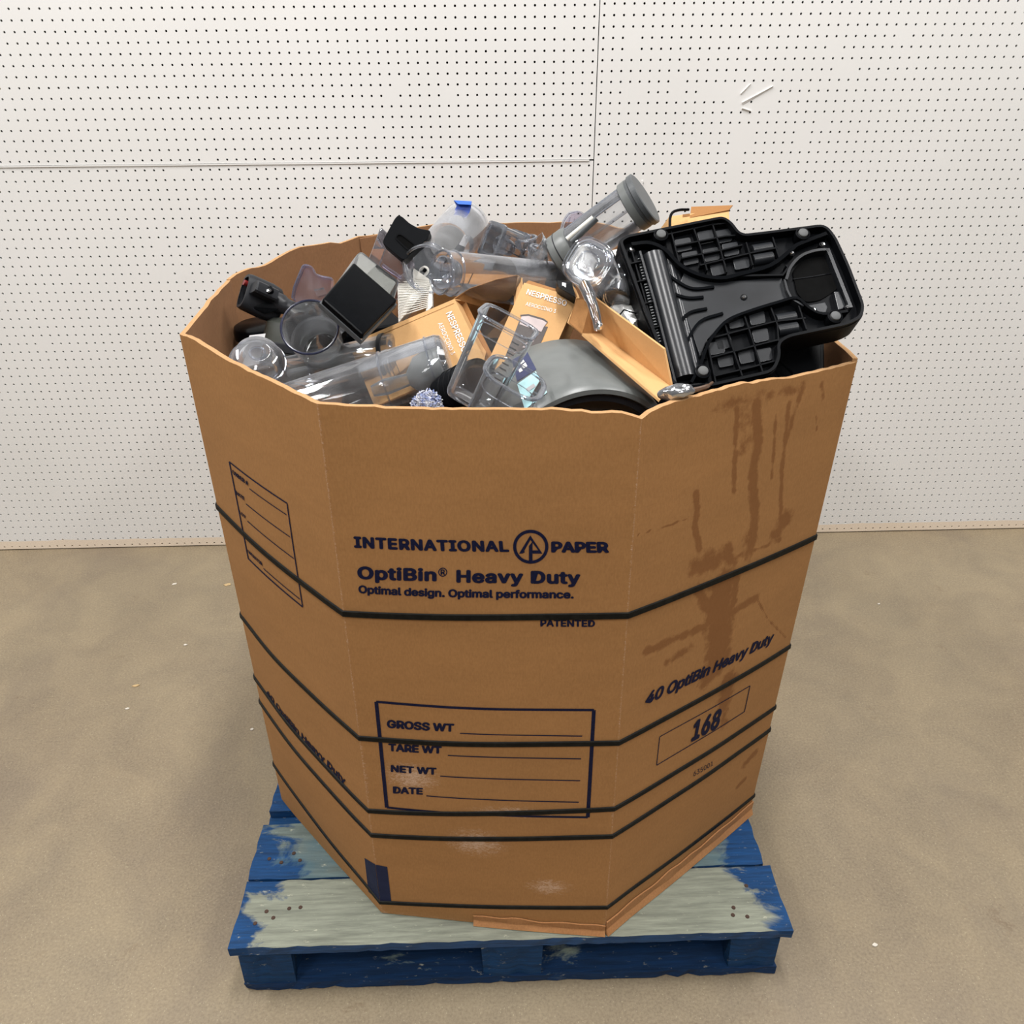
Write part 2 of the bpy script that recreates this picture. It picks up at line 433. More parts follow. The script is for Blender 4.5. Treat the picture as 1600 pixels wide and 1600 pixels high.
# lap strip over the horizontal joint of the left sheets and torn paint marks
mk('joint_lip', *boxm(XL, 50*IN, -.0022, .0, 48*IN-.0008, 48*IN+.0026), WALLM, back)
for (u0, v0, u1, v1, wd) in ((1160, 162, 1208, 135, .0035), (1158, 147, 1173, 131, .0022), (1159, 170, 1173, 174, .002), (1003, 282, 1002, 300, .003)):
    r0, r1 = ray(u0, v0), ray(u1, v1); a = CAM+r0*(-CAM[1]/r0[1]); b = CAM+r1*(-CAM[1]/r1[1])
    d = nrm(b-a); n_ = np.array([-d[2], 0, d[0]])*wd
    lift = np.array([0, -.0035, 0]); e0 = np.array([0, -.0004, 0])
    mk('paint_flake', *hexa([a-n_+e0, b-n_*.4+e0, b+n_*.4+lift, a+n_+lift, a-n_, b-n_*.4, b+n_*.4, a+n_]), WALLM, back)

# ---------------------------------------------------------------- pallet
PX0, PX1, PY0, PY1, PT = .508, 1.499, -1.578, -.359, .142
pal = thing('pallet', ((PX0+PX1)/2, (PY0+PY1)/2, 0), 'worn blue wooden block pallet under the big cardboard bin', 'pallet')
NAIL = plain('rusty_nail', (.05, .022, .012, 1), .7)
def board(name, x0, x1, y0, y1, z0, z1, mat, seed, rough=.0015):
    V, F = [], []; nx, ny = max(2, int((x1-x0)/.02)), max(2, int((y1-y0)/.02)); o = ((x0+x1)/2, (y0+y1)/2, (z0+z1)/2)
    n = lambda *a: noise.noise(Vector(a))
    for lay, z in ((0, z0), (1, z1)):
        for j in range(ny+1):
            for i in range(nx+1):
                x = x0+(x1-x0)*i/nx; y = y0+(y1-y0)*j/ny
                if j in (0, ny): y += (1 if j == 0 else -1)*abs(n(x*26+seed, lay*1.7, seed))*rough*3.2
                if i in (0, nx): x += (1 if i == 0 else -1)*abs(n(y*40+seed, lay+3.1, seed))*rough*4
                zz = z+n(x*9, y*9, seed)*rough*.5
                V.append((x, y, zz))
    S = (nx+1)*(ny+1)
    for j in range(ny):
        for i in range(nx):
            a = j*(nx+1)+i; F.append((a, a+nx+1, a+nx+2, a+1)); F.append((S+a, S+a+1, S+a+nx+2, S+a+nx+1))
    for i in range(nx):
        a = i; b = ny*(nx+1)+i; F += [(a, a+1, S+a+1, S+a), (b+1, b, S+b, S+b+1)]
    for j in range(ny):
        a = j*(nx+1); b = a+nx; F += [(a+nx+1, a, S+a, S+a+nx+1), (b, b+nx+1, S+b+nx+1, S+b)]
    return mk(name, V, F, mat, pal, origin=o)
WB = [wood_mat('bare_worn_board', 1.0, 1.0, greyc=(130, 134, 120)), wood_mat('half_painted_board', .62, 4.2, greyc=(100, 112, 108)), wood_mat('blue_board', .30, 8.5)]
WBL = wood_mat('blue_block', -.2, 12.3, blue=(8, 54, 94))
ys = [(-1.578, -1.4425), (-1.4405, -1.312), (-1.281, -1.18), (-1.14, -1.04), (-.99, -.89), (-.84, -.74), (-.69, -.59), (-.55, -.47), (-.455, -.359)]
for i, (a, b) in enumerate(ys):
    bx1 = PX1 if i != 1 else 1.488
    bd = board('deck_board', PX0 if i != 2 else .514, bx1 if i != 2 else 1.492, a, b, .123, PT, WB[0] if i == 0 else WB[1] if i == 1 else WB[2], i*3.7+1)
    if i < 2:
        q = random.Random(i+3)
        for xx in ([.545, .56, .575, .60, .62] if i == 0 else [.54, .565, .585, .6])+([1.40, 1.425, 1.44, 1.405] if i == 0 else [1.36, 1.385, 1.41]):
            yy = a+.03+q.random()*(b-a-.06)
            mk('nail', *lathe(frame((xx, yy, PT+.0002), (0, 0, 1), (1, 0, 0)), [(1e-5, .0012), (.0032, .0010), (.0038, 0), (.0038, -.004)], 10), NAIL, bd)
for x0, x1 in ((PX0+.004, PX0+.105), (.945, 1.06), (PX1-.105, PX1-.008)):
    board('stringer_board', x0, x1, PY0+.012, PY1-.01, .106, .122, WBL, x0*9)
    for y0, y1 in ((PY0+.012, PY0+.150), (-1.04, -.90), (PY1-.15, PY1-.012)):
        board('block', x0+.002, x1-.002, y0, y1, .021, .1055, WBL, x0*5+y0, .0035)
for y0, y1, i in ((PY0+.010, PY0+.120, 0), (-1.03, -.92, 1), (PY1-.12, PY1-.012, 2)):
    board('bottom_board', PX0+.006, PX1-.008, y0, y1, .002, .0205, wood_mat('bottom_board_paint', -.12, 20+i, blue=(10, 44, 80)), 31+i*3, .003)

# ---------------------------------------------------------------- the bin
BASE = [(.769, -1.518), (1.166, -1.572), (1.493, -1.318), (1.490, -.75), (1.235, -.41), (.868, -.392), (.735, -.50), (.590, -.635), (.520, -.90), (.534, -1.25)]
TOPP = [(.772, -1.520), (1.163, -1.570), (1.514, -1.341), (1.512, -.75), (1.240, -.392), (.868, -.378), (.730, -.495), (.580, -.632), (.498, -.90), (.520, -1.245)]
Z0 = PT+.002
def ztop(i):
    want = {0: (500, 632), 1: (1003, 646), 2: (1342, 560), 9: (283, 522), 8: (354, 437), 7: (471, 386), 6: (586, 365), 5: (685, 348)}
    if i in want:
        v = want[i][1]; lo, hi = 1.0, 1.3
        for _ in range(40):
            mz = (lo+hi)/2
            if proj((TOPP[i][0], TOPP[i][1], mz))[1] < v: hi = mz
            else: lo = mz
        return mz
    return 1.125
ZT = [ztop(i) for i in range(10)]; ZT[5] = min(max(ZT[5], 1.10), 1.15); ZT[4] = ZT[5]
CEN = np.array([1.0, -.97])
def corner(i, z):
    t = (z-Z0)/(ZT[i % 10]-Z0); a, b = np.array(BASE[i % 10]), np.array(TOPP[i % 10]); return a+(b-a)*t
BUL = {0: (.008, .42), 9: (.009, .45), 1: (.004, .5), 2: (.006, .5), 5: (.0, .5)}
def S(i, s, zz, out=0.0):            # point of panel i, s in 0..1 along it, zz height, out = offset outwards
    a, b = corner(i, zz), corner(i+1, zz); p = a+(b-a)*s
    t = (b-a)/np.linalg.norm(b-a); n = np.array([t[1], -t[0]])
    if n@(p-CEN) < 0: n = -n
    A, pk = BUL.get(i, (.004, .5)); f = (s/pk if s < pk else (1-s)/(1-pk)); f = math.sin(max(0., min(1., f))*math.pi/2)
    g = math.sin(math.pi*min(1, max(0, (zz-Z0)/(1.13-Z0)*.92+.06)))**.7
    wv = .0012*noise.noise(Vector((p[0]*7, p[1]*7, zz*5)))
    # crease softening so the straps do not cut the corner
    p = p+n*(A*f*g+wv*min(1, s*8, (1-s)*8)+out)
    return np.array([p[0], p[1], zz])
def Sinv(i, u, v):                   # (s, z) of the panel seen at pixel (u, v)
    s, z = .5, .6
    for _ in range(14):
        q = proj(S(i, s, z)); e = np.array([u, v])-q
        J = np.stack([(proj(S(i, s+1e-3, z))-q)/1e-3, (proj(S(i, s, z+1e-3))-q)/1e-3], 1)
        d = np.linalg.solve(J, e); s += float(np.clip(d[0], -.4, .4)); z += float(np.clip(d[1], -.3, .3))
    return s, z
binr = thing('bulk_bin', (1.0, -.97, PT), 'tall brown ten-sided cardboard bulk bin printed in navy, strapped round with black tape', 'bin')
TH = .0075
def rim(i, s):
    z = ZT[i]+(ZT[(i+1) % 10]-ZT[i])*s
    p = corner(i, z)*(1-s)+corner(i+1, z)*s
    w_ = noise.noise(Vector((p[0]*14, p[1]*14, 2.2)))*.004+noise.noise(Vector((p[0]*60, p[1]*60, 5)))*.0022
    if i == 6: w_ -= .010*max(0, 1-abs(s-.45)/.10)*(1+.3*math.sin(s*90))
    if i == 7: w_ += .004*math.sin(s*9)
    if i == 1: w_ += .006*math.sin(s*5.5)*min(1, s*8)
    if i in (0, 1): w_ -= .006*math.exp(-(((1-s) if i == 0 else s)/.035)**2)
    return z+w_
strokes = [  # (pixel polyline in the lower right crop, width px, strength)
    ([(415, 125), (408, 250), (403, 405)], 11, .8), ([(480, 110), (487, 240), (466, 340), (476, 480), (462, 590)], 21, .9),
    ([(545, 150), (532, 360)], 9, .7), ([(590, 110), (577, 240), (566, 330), (560, 510)], 12, .75), ([(545, 550), (560, 525), (580, 495)], 36, .75),
    ([(345, 130), (400, 105), (500, 85), (640, 55)], 26, .5), ([(440, 130), (440, 250)], 44, .5), ([(275, 412), (281, 470), (270, 520), (288, 600)], 13, .85),
    ([(285, 660), (340, 640)], 46, .75), ([(380, 600), (400, 650)], 30, .7), ([(455, 560), (460, 590), (450, 620)], 40, .6), ([(380, 640), (560, 570)], 10, .6),
    ([(285, 740), (310, 800), (340, 830)], 24, .8), ([(365, 720), (350, 830), (360, 900), (345, 990)], 62, .95), ([(415, 700), (400, 790)], 18, .8),
    ([(480, 765), (390, 820)], 20, .8), ([(330, 850), (240, 890), (110, 945)], 20, .75), ([(260, 930), (180, 985)], 22, .6), ([(345, 990), (320, 1030)], 50, .8),
    ([(385, 1040), (372, 1120)], 46, .8), ([(372, 1120), (370, 1200)], 32, .6), ([(480, 765), (520, 840), (560, 880), (578, 900)], 5, .8),
    ([(475, 1290), (440, 1330)], 24, .7), ([(440, 1380), (420, 1400)], 18, .7), ([(700, 40), (705, 90)], 12, .6), ([(682, 150), (684, 200)], 6, .7),
    ([(640, 40), (600, 170), (575, 260)], 16, .6), ([(80, 552), (255, 498)], 2.5, .9), ([(580, 1290), (400, 1300)], 2, .5)]
def build_panel(i):
    hi = i in (0, 1, 9)
    L = np.linalg.norm(np.array(BASE[(i+1) % 10])-np.array(BASE[i]))
    ns, nz = (int(L/.004), 230) if i == 1 else (int(L/.012), 60) if hi else (int(L/.03)+2, 14)
    V, F, ST, SF = [], [], [], []
    segs = []
    if i == 1:
        for pl, wd, st in strokes:
            pp = [np.array(Sinv(1, 960+x/2.1625, 580+y/2.1622)) for x, y in pl]; segs.append((pp, wd/2.16/1200, st))
        kk = np.array([L, 1.0])
    for lay in (0, 1):
        for j in range(nz+1):
            for k in range(ns+1):
                s = k/ns; zt = rim(i, s); z = Z0+(zt-Z0)*j/nz
                a = S(i, s, z, 0 if lay == 0 else -TH)
                if lay == 1:                 # mitre the inner face
                    q = (CEN-a[:2]); pass
                V.append(a); st = 0.; sf = 0.
                if lay == 0 and i == 1:
                    pt = np.array([s, z])*kk
                    for pp, wd, stg in segs:
                        for a_, b_ in zip(pp[:-1], pp[1:]):
                            A_, B_ = a_*kk, b_*kk; t = np.clip((pt-A_)@(B_-A_)/max(1e-9, (B_-A_)@(B_-A_)), 0, 1)
                            dd = np.linalg.norm(pt-A_-(B_-A_)*t)
                            if dd < wd*2: st = max(st, stg*(1-max(0, dd/wd-.3)*.55))
                if lay == 0:
                    if i == 0:
                        for (cs, cz, rs, rz) in ((.2, .50, .18, .05), (.45, .36, .2, .05), (.75, .26, .15, .03), (.6, .44, .3, .02)):
                            sf = max(sf, 1.25-math.hypot((s-cs)/rs, (z-cz)/rz)*.6)
                    sf = max(sf, .9-(z-Z0)/.03*.5) if i in (0, 1) else sf
                    if i in (0, 1, 9) and min(s, 1-s) < .004: sf = max(sf, .98)
                ST.append(st); SF.append(max(0, sf))
    N = (ns+1)*(nz+1)
    for j in range(nz):
        for k in range(ns):
            a = j*(ns+1)+k; F += [(a, a+1, a+ns+2, a+ns+1), (N+a, N+a+ns+1, N+a+ns+2, N+a+1)]
    nF = len(F)
    for k in range(ns):
        a = nz*(ns+1)+k; F += [(a, a+1, N+a+1, N+a), (k+1, k, N+k, N+k+1)]
    for j in range(nz):
        a = j*(ns+1); b = a+ns; F += [(a, a+ns+1, N+a+ns+1, N+a), (b+ns+1, b, N+b, N+b+ns+1)]
    o = mk('side_panel', V, F, CARD, binr, origin=S(i, .5, Z0))
    me = o.data; me.materials.append(CARDI); me.materials.append(CARDE)
    mi = np.zeros(len(F), int); half = nz*ns
    mi[:nF][1::2] = 1; mi[nF:] = 2; me.polygons.foreach_set('material_index', mi)
    if any(ST): a = me.attributes.new('stain', 'FLOAT', 'POINT'); a.data.foreach_set('value', ST)
    if any(SF): a = me.attributes.new('scuff', 'FLOAT', 'POINT'); a.data.foreach_set('value', SF)
    return o
PAN = [build_panel(i) for i in range(10)]
# bottom of the bin and the pressed-out base flange
mk('bin_floor', *prism(frame((0, 0, Z0), (0, 0, 1), (1, 0, 0)), [tuple(CEN+(np.array(b)-CEN)*.975) for b in BASE], 0.0005, .008), CARDI, binr)
def flange(i, s0, s1, h, o0, o1):
    V, F = [], []; n = 40
    for k in range(n+1):
        s = s0+(s1-s0)*k/n; ww = noise.noise(Vector((s*9, i, 1.)))
        for (z, o) in ((Z0, o0+.004), (Z0, .0015), (Z0+h*(1+.25*ww), .0012), (Z0+h*(1+.25*ww), .0035), (Z0+h*.4, o1+.003*ww)):
            V.append(S(i, s, z, o))
    for k in range(n):
        for q in range(5): F.append((k*5+q, k*5+(q+1) % 5, (k+1)*5+(q+1) % 5, (k+1)*5+q))
    F += [tuple(range(5)), tuple(range(n*5+4, n*5-1, -1))]
    V, F = finish(V, F); mk('base_flap', V, F, FLAPM, binr, label='creased scuffed cardboard base flap')
FLAPM = cardboard('scuffed_kraft_flap', srgb(176, 126, 82), srgb(134, 88, 54), False)
flange(0, .42, 1.0, .024, .003, .0015); flange(1, 0.0, 1.0, .034, .004, .003)
# vertical joint strip inside and creases
def insidestrip(i, s0, s1):
    V = []
    zt = 1.12
    for z in (Z0+.3, rim(i, (s0+s1)/2)-.002):
        for s, o in ((s0, -TH-.0005), (s1, -TH-.0005), (s1, -TH-.004), (s0, -TH-.004)): V.append(S(i, s, z, o))
    mk('joint_flap', *hexa([V[0], V[1], V[5], V[4], V[3], V[2], V[6], V[7]]), CARDI, binr)
insidestrip(6, .02, .25)

# black straps, following the corners with a soft radius
sty = {0: [958, 1152.5, 1266, 1304, 1409], 1: [961, 1160, 1263, 1306, 1417]}
stl = [791, 961.5, 1058, 1096, 1194]; srr = [839, 1010, 1105, 1140, 1243]
def zat(i, v):
    lo, hi = Z0-.05, 1.2
    for _ in range(40):
        mz = (lo+hi)/2; c = corner(i, mz)
        if proj((c[0], c[1], mz))[1] < v: hi = mz
        else: lo = mz
    return mz
for k in range(5):
    zc = {0: zat(0, sty[0][k]), 1: zat(1, sty[1][k]), 2: zat(2, srr[k]), 9: zat(9, stl[k])}
    for i in (3, 4, 5, 6, 7, 8): zc[i] = (zc[2]*(9-i)+zc[9]*(i-2))/7
    w_ = (.0052, .0048, .0047, .0047, .0041)[k]; pts = []
    for i in range(10):
        for q in range(18):
            sA = q/18; pts.append((S(i, sA, zc[i]+(zc[(i+1) % 10]-zc[i])*sA, .0004), 0))
    Q = np.array([p for p, z in pts]); nn = len(pts)
    V, F = [], []
    for j in range(nn):
        t0_, t1_ = nrm(Q[(j+1) % nn]-Q[j]), nrm(Q[j]-Q[j-1]); t = nrm(t0_+t1_)
        n_ = nrm(np.array([t[1], -t[0], 0])); n_ = n_ if n_[:2]@(Q[j][:2]-CEN) > 0 else -n_
        for dz, dn in ((-w_, 0), (w_, 0), (w_*.85, .0022), (-w_*.85, .0022)):
            V.append(Q[j]+np.array([0, 0, dz])+n_*(dn+.0003))
    for j in range(nn):
        for q in range(4): F.append((j*4+q, j*4+(q+1) % 4, ((j+1) % nn)*4+(q+1) % 4, ((j+1) % nn)*4+q))
    V, F = finish(V, F); mk('strap', V, F, STRAPM, binr, smooth=False)

# ---------------------------------------------------------------- printing
import os
FONT = None
try: FONT = bpy.data.fonts.load(os.path.join(bpy.utils.resource_path('LOCAL'), 'datafiles', 'fonts', 'Inter.woff2'))
except Exception: FONT = None
def glyphs(txt, bold=0.02, shear=0.0, spacing=1.0):
    cu = bpy.data.curves.new('t', 'FONT'); cu.body = txt; b_ = bold; bold = 0; cu.font = FONT if FONT else cu.font; cu.size = 1; cu.offset = bold; cu.shear = shear
    cu.space_character = spacing; cu.resolution_u = 4; cu.fill_mode = 'FRONT'
    ob = bpy.data.objects.new('t', cu); COL.objects.link(ob); bpy.context.view_layer.update()
    me = bpy.data.meshes.new_from_object(ob.evaluated_get(bpy.context.evaluated_depsgraph_get()))
    V = [tuple(v.co) for v in me.vertices]; F = [tuple(p.vertices) for p in me.polygons]
    bpy.data.objects.remove(ob); bpy.data.meshes.remove(me)
    if b_ > 0:                                  # heavier weight: the outline repeated a hair to every side
        V0, F0, k = list(V), list(F), len(V)
        for q, (dx, dy) in enumerate(((1, 0), (-1, 0), (0, 1), (0, -1), (.7, .7), (-.7, .7), (.7, -.7), (-.7, -.7))):
            V += [(x+dx*b_, y+dy*b_*.8, (q+1)*.00003) for x, y, z in V0]; F += [tuple(i+k*(q+1) for i in f) for f in F0]
    return V, F
CAPH = None
def caph(bold):
    V, _ = glyphs('H', bold); return max(v[1] for v in V), min(v[1] for v in V)
def print_text(txt, quad, mapper, mat, parent, name='lettering', bold=.02, shear=0., spacing=1.0):
    """quad: tl, bl, tr, br in the mapper's input space, box of the capital height"""
    V, F = glyphs(txt, bold, shear, spacing); hi, lo = caph(bold)
    x0, x1 = min(v[0] for v in V), max(v[0] for v in V)
    tl, bl, tr, br = [np.array(q, float) for q in quad]; out = []
    for v in V:
        a = (v[0]-x0)/(x1-x0); b = (v[1]-lo)/(hi-lo)
        out.append(mapper(*((bl*(1-a)+br*a)*(1-b)+(tl*(1-a)+tr*a)*b), v[2]))
    return mk(name, out, F, mat, parent)
def pmap(i, off=.0009): return lambda s, z, e=0: S(i, s, z, off+e)
def print_px(i, txt, q, **kw):
    return print_text(txt, [Sinv(i, *p) for p in q], pmap(i), INK, PAN[i], **kw)
def stroke_mesh(pts2, width, mapper, closed=False, n=24):
    """flat printed line through 2D points in metres space (s scaled by caller)"""
    V, F = [], []
    for (a, b) in zip(pts2[:-1], pts2[1:]):
        a, b = np.array(a, float), np.array(b, float); 
        for k in range(n):
            p, q = a+(b-a)*k/n, a+(b-a)*(k+1)/n; V_ = []
            yield p, q
def print_line(i, p0, p1, wpx, name='printed_line', n=20, mat=None):
    a, b = np.array(Sinv(i, *p0)), np.array(Sinv(i, *p1)); V, F = [], []
    d = np.array(p1, float)-np.array(p0, float); d /= np.linalg.norm(d); nn = np.array([-d[1], d[0]])*wpx/2
    a1, b1 = np.array(Sinv(i, *(np.array(p0)+nn))), np.array(Sinv(i, *(np.array(p1)+nn)))
    a2, b2 = np.array(Sinv(i, *(np.array(p0)-nn))), np.array(Sinv(i, *(np.array(p1)-nn)))
    for k in range(n+1):
        t = k/n; V += [S(i, *(a1+(b1-a1)*t), .0008), S(i, *(a2+(b2-a2)*t), .0008)]
    F = [(2*k, 2*k+1, 2*k+3, 2*k+2) for k in range(n)]
    return V, F
def frame_px(i, TL, TR, BR, BL, ws, wt, wb, name='printed_frame'):
    parts = [print_line(i, TL, TR, wt), print_line(i, TR, BR, ws), print_line(i, BL, BR, wb), print_line(i, TL, BL, ws)]
    mk(name, *merge(*parts), INK, PAN[i])
print_px(0, 'INTERNATIONAL', [(552.4, 837.4), (553.6, 855.2), (794.5, 844.6), (796, 861.8)], bold=.045, spacing=1.08)
print_px(0, 'PAPER', [(861.2, 845.4), (861.2, 862.7), (950.4, 846), (952, 863.3)], bold=.05)
print_px(0, 'OptiBin', [(558.2, 884), (558.8, 904), (682.4, 887.7), (682.4, 907.8)], bold=.042, spacing=1.06)
print_px(0, 'Heavy Duty', [(713.1, 889.7), (713.1, 909.8), (907.2, 892), (907.2, 912)], bold=.042, spacing=1.06)
print_px(0, 'Optimal design. Optimal performance.', [(560.2, 913.6), (560.2, 926), (896.6, 922.2), (896.6, 934.6)], bold=.04)
print_px(0, 'PATENTED', [(844.3, 967.3), (844.3, 978.3), (929.7, 968.2), (929.7, 978.8)], bold=.035)
print_px(0, 'GROSS WT', [(604.6, 1123.8), (604.6, 1136.6), (710.1, 1130.3), (709.6, 1142.9)], bold=.045)
print_px(0, 'TARE WT', [(606.7, 1160.8), (607.2, 1172.9), (690.4, 1165.5), (690.4, 1177)], bold=.045)
print_px(0, 'NET WT', [(610.7, 1194.4), (610.7, 1205.4), (682.3, 1199.1), (682.3, 1210.1)], bold=.045)
print_px(0, 'DATE', [(613.8, 1228), (614.3, 1239), (661, 1230.6), (661, 1241)], bold=.045)
frame_px(0, (588, 1096), (928, 1109), (918.5, 1276.5), (604.5, 1261), 5.8, 3.7, 3.0)
for a, b in (((718.8, 1145.3), (909.6, 1149.6)), ((699.9, 1179.7), (907.8, 1185.2)), ((688, 1212.2), (906.5, 1219.3)), ((666.3, 1243), (904.4, 1252.9))):
    mk('printed_line', *print_line(0, a, b, 1.5), INK, PAN[0])
# round emblem: ring with an upward arrow built from an A and a P stroke
def emblem(cx, cy, r):
    q = lambda x, y: Sinv(0, cx+x*r, cy-y*r)
    c0 = np.array(q(0, 0)); ex = np.array(q(1, 0))-c0; ey = np.array(q(0, 1))-c0
    mp = lambda x, y: S(0, *(c0+ex*x+ey*y), .0009)
    V, F = [], []; n = 48
    for k in range(n):
        a = 2*math.pi*k/n
        for rr in (1.0, .82): V.append(mp(rr*math.cos(a), rr*.97*math.sin(a)))
    F = [(2*k, 2*k+1, (2*k+3) % (2*n), (2*k+2) % (2*n)) for k in range(n)]
    def poly(pts):
        nonlocal V, F
        b = len(V); V += [mp(*p) for p in pts]; F.append(tuple(range(b, b+len(pts))))
    poly([(-.66, -.38), (-.46, -.38), (-.02, .40), (-.02, .66)]); poly([(-.03, .66), (-.03, .42), (.42, -.18), (.66, -.38)])
    poly([(-.10, -.86), (.10, -.86), (.10, .30), (-.10, .05)]); poly([(.10, -.38), (.66, -.38), (.50, -.20), (.10, -.20)])
    poly([(-.62, -.34), (-.35, -.34), (-.35, -.24), (-.58, -.24)])
    mk('emblem', V, F, INK, PAN[0])
emblem(829.3, 854, 27.6)
def ringpx(cx, cy, r, w_):
    V, n = [], 24
    for k in range(n):
        a = 2*math.pi*k/n
        for rr in (r, r-w_): V.append(S(0, *Sinv(0, cx+rr*math.cos(a), cy+rr*math.sin(a)), .0009))
    mk('registered_mark', V, [(2*k, 2*k+1, (2*k+3) % (2*n), (2*k+2) % (2*n)) for k in range(n)], INK, PAN[0])
ringpx(691.9, 893.4, 7, 1.4)
print_px(0, 'R', [(688.6, 889.2), (688.6, 897.4), (695.4, 889.3), (695.4, 897.5)], bold=.02)
# blue printed patch round the corner
def cl(q): return (min(.9995, max(.0005, q[0])), q[1])
def patch(i, px):
    q = [np.array(Sinv(i, *p)) for p in px]; V, F = [], []
    for a in range(7):
        for b in range(7):
            s, t = a/6, b/6; V.append(S(i, *cl((q[0]*(1-s)+q[1]*s)*(1-t)+(q[3]*(1-s)+q[2]*s)*t), .0007))
    for a in range(6):
        for b in range(6): F.append((a*7+b, a*7+b+1, (a+1)*7+b+1, (a+1)*7+b))
    mk('printed_patch', V, F, plain('faded_navy_ink', (.014, .019, .055, 1), .6, .15), PAN[i])
patch(0, [(583, 1350), (605.1, 1354), (611.7, 1409.6), (588, 1407)])
patch(9, [(570, 1340.3), (590, 1352.5), (597, 1410), (576, 1393)])
# left side printing
frame_px(9, (358.7, 721.2), (449, 786), (473.4, 948), (388.3, 872.2), 1.6, 1.8, 1.8)
for txt, q in (('ORDER #', [(362.8, 732.8), (365, 740.3), (388.3, 752.3), (388.6, 759)]), ('DATE', [(368, 765), (369.8, 771.8), (382.3, 776.2), (382.7, 781.8)]),
               ('LOT', [(373.7, 795.8), (375.5, 802.2), (384.8, 806.2), (385.3, 810.8)]), ('OPERATOR', [(386.8, 857.3), (388.7, 863.2), (410, 878.3), (410.8, 884.3)]),
               ('40 OptiBin Heavy Duty', [(416.9, 1075.6), (417.5, 1083.1), (540.6, 1216.3), (540, 1226.3)])):
    print_px(9, txt, q, bold=.035)
for a, b in (((390.2, 763.2), (448.3, 804)), ((384.8, 786.8), (453.5, 838.5)), ((387.2, 813.8), (459.5, 872.3)), ((412.3, 888), (469.3, 936))):
    mk('printed_line', *print_line(9, a, b, 1.2), INK, PAN[9])
# right side printing
print_px(1, '40 OptiBin Heavy Duty', [(1008.9, 1082.5), (1007.1, 1101.4), (1210.1, 986.2), (1207.5, 1002)], bold=.038, shear=.25)
print_px(1, '168', [(1079.7, 1128.9), (1078.9, 1159.5), (1127.9, 1105.3), (1124.4, 1135)], bold=.042, shear=.25)
print_px(1, '635001', [(1083.6, 1205), (1082.9, 1212.9), (1113.9, 1188.4), (1113.3, 1195.4)], bold=.0)
frame_px(1, (1030.4, 1150.7), (1171.6, 1071.1), (1162.9, 1111.4), (1025.5, 1195.4), 1.1, 1.1, 1.1)

# ---------------------------------------------------------------- things heaped in the bin
def cyl_tank(name, label, cat, p0, p1, r0, r1, wall=.0025, group=None, sup=2.0, ax=1, ay=1, xh=(0, 0, 1), close=True, rimr=.0022, mat=None,
             rings=(), rnd=.008, n=48, rim_mat=None, partname='wall'):
    """open at p0 (rim), closed at p1"""
    p0, p1 = np.asarray(p0, float), np.asarray(p1, float); L = np.linalg.norm(p1-p0)
    t = thing(name, p0, label, cat, group); fr = frame(p0, p1-p0, xh)
    mk(partname, *lathe(fr, tank_prof(r0, r1, L, wall, close, rnd), n, sup, ax, ay, closed=not close), mat or CLEAR, t, smooth=False if sup > 6 else True)
    tor = [(r0+rimr*math.cos(a)*1.1, rimr*math.sin(a)) for a in [2*math.pi*k/8 for k in range(8)]]
    mk('rim', *lathe(fr, tor, n, sup, ax, ay, closed=True), rim_mat or CLEARR, t, smooth=True)
    for q in rings:
        rr = r0+(r1-r0)*q+.0008
        tor = [(rr+.0016*math.cos(a), L*q+.0016*math.sin(a)) for a in [2*math.pi*k/6 for k in range(6)]]
        mk('moulded_ring', *lathe(fr, tor, n, sup, ax, ay, closed=True), rim_mat or CLEARR, t, smooth=True)
    return t, fr, L
XH = -CR*0+CU
# --- two long clear tanks at the front left
t, fr, L = cyl_tank('clear_tank', 'long clear plastic tank lying nearest the front left rim, grey filter cone inside', 'tank',
                    PZ(450, 654, 1.0), PZ(706, 571, 1.075), .053, .053, group=None, rings=(.62, .9), rnd=.012)
mk('filter_cone', *lathe(fr, [(1e-5, L*.74), (.012, L*.74), (.030, L*.80), (.040, L*.93), (.040, L*.95), (.026, L*.96), (1e-5, L*.965)], 40), GREY, t, smooth=True)
mk('filter_stem', *lathe(fr, [(1e-5, L*.52), (.009, L*.52), (.013, L*.60), (.010, L*.74)], 24), SMOKE, t, smooth=True)
mk('moulded_band', *lathe(fr, [(.0525, L*.64), (.0542, L*.645), (.0542, L*.675), (.0525, L*.68)], 48), CLEARJ, t, smooth=True)
t, fr, L = cyl_tank('clear_tank', 'clear plastic tank half under its neighbour at front left, dark band at far end', 'tank',
                    PZ(400, 606, .995), PZ(626, 556, 1.06), .040, .040, rings=(.45,), rnd=.01)
mk('dark_band', *lathe(fr, [(.0405, L*.90), (.0425, L*.902), (.0425, L*.925), (.0405, L*.93)], 48), CHAR, t, smooth=True)
mk('inner_tube', *tube([fr[0]+fr[3]*(L*.05), fr[0]+fr[3]*(L*.92)], .018, 20), SMOKE, t, smooth=True)
# --- open-mouthed cylinders in the middle
t, fr, L = cyl_tank('clear_cylinder', 'clear cylinder tilted upright at back, blue tape stuck on its upper end', 'tank',
                    P(666, 421, 1.42), P(727, 353, 1.68), .0395, .0485, rings=(.05,), rnd=.004)
mk('inner_disc', *lathe(frame(P(703, 378, 1.59), P(727, 352, 1.68)-P(666, 421, 1.42), XH), [(1e-5, 0), (.030, 0), (.030, .004), (1e-5, .004)], 32), GREYD, t, smooth=False)
mk('label', *hexa([P(u, v, 1.560+d) for d in (0, .001) for (u, v) in ((717, 382), (726, 366), (735, 371), (727, 386))]), LABELM, t)
mk('screw_boss', *lathe(frame(P(664, 422, 1.52), P(666, 421, 1.42)-P(727, 352, 1.68), XH), [(1e-5, .004), (.003, .004), (.0035, .008), (.0075, .008), (.008, 0), (1e-5, 0)], 20), WHITEP, t, smooth=True)
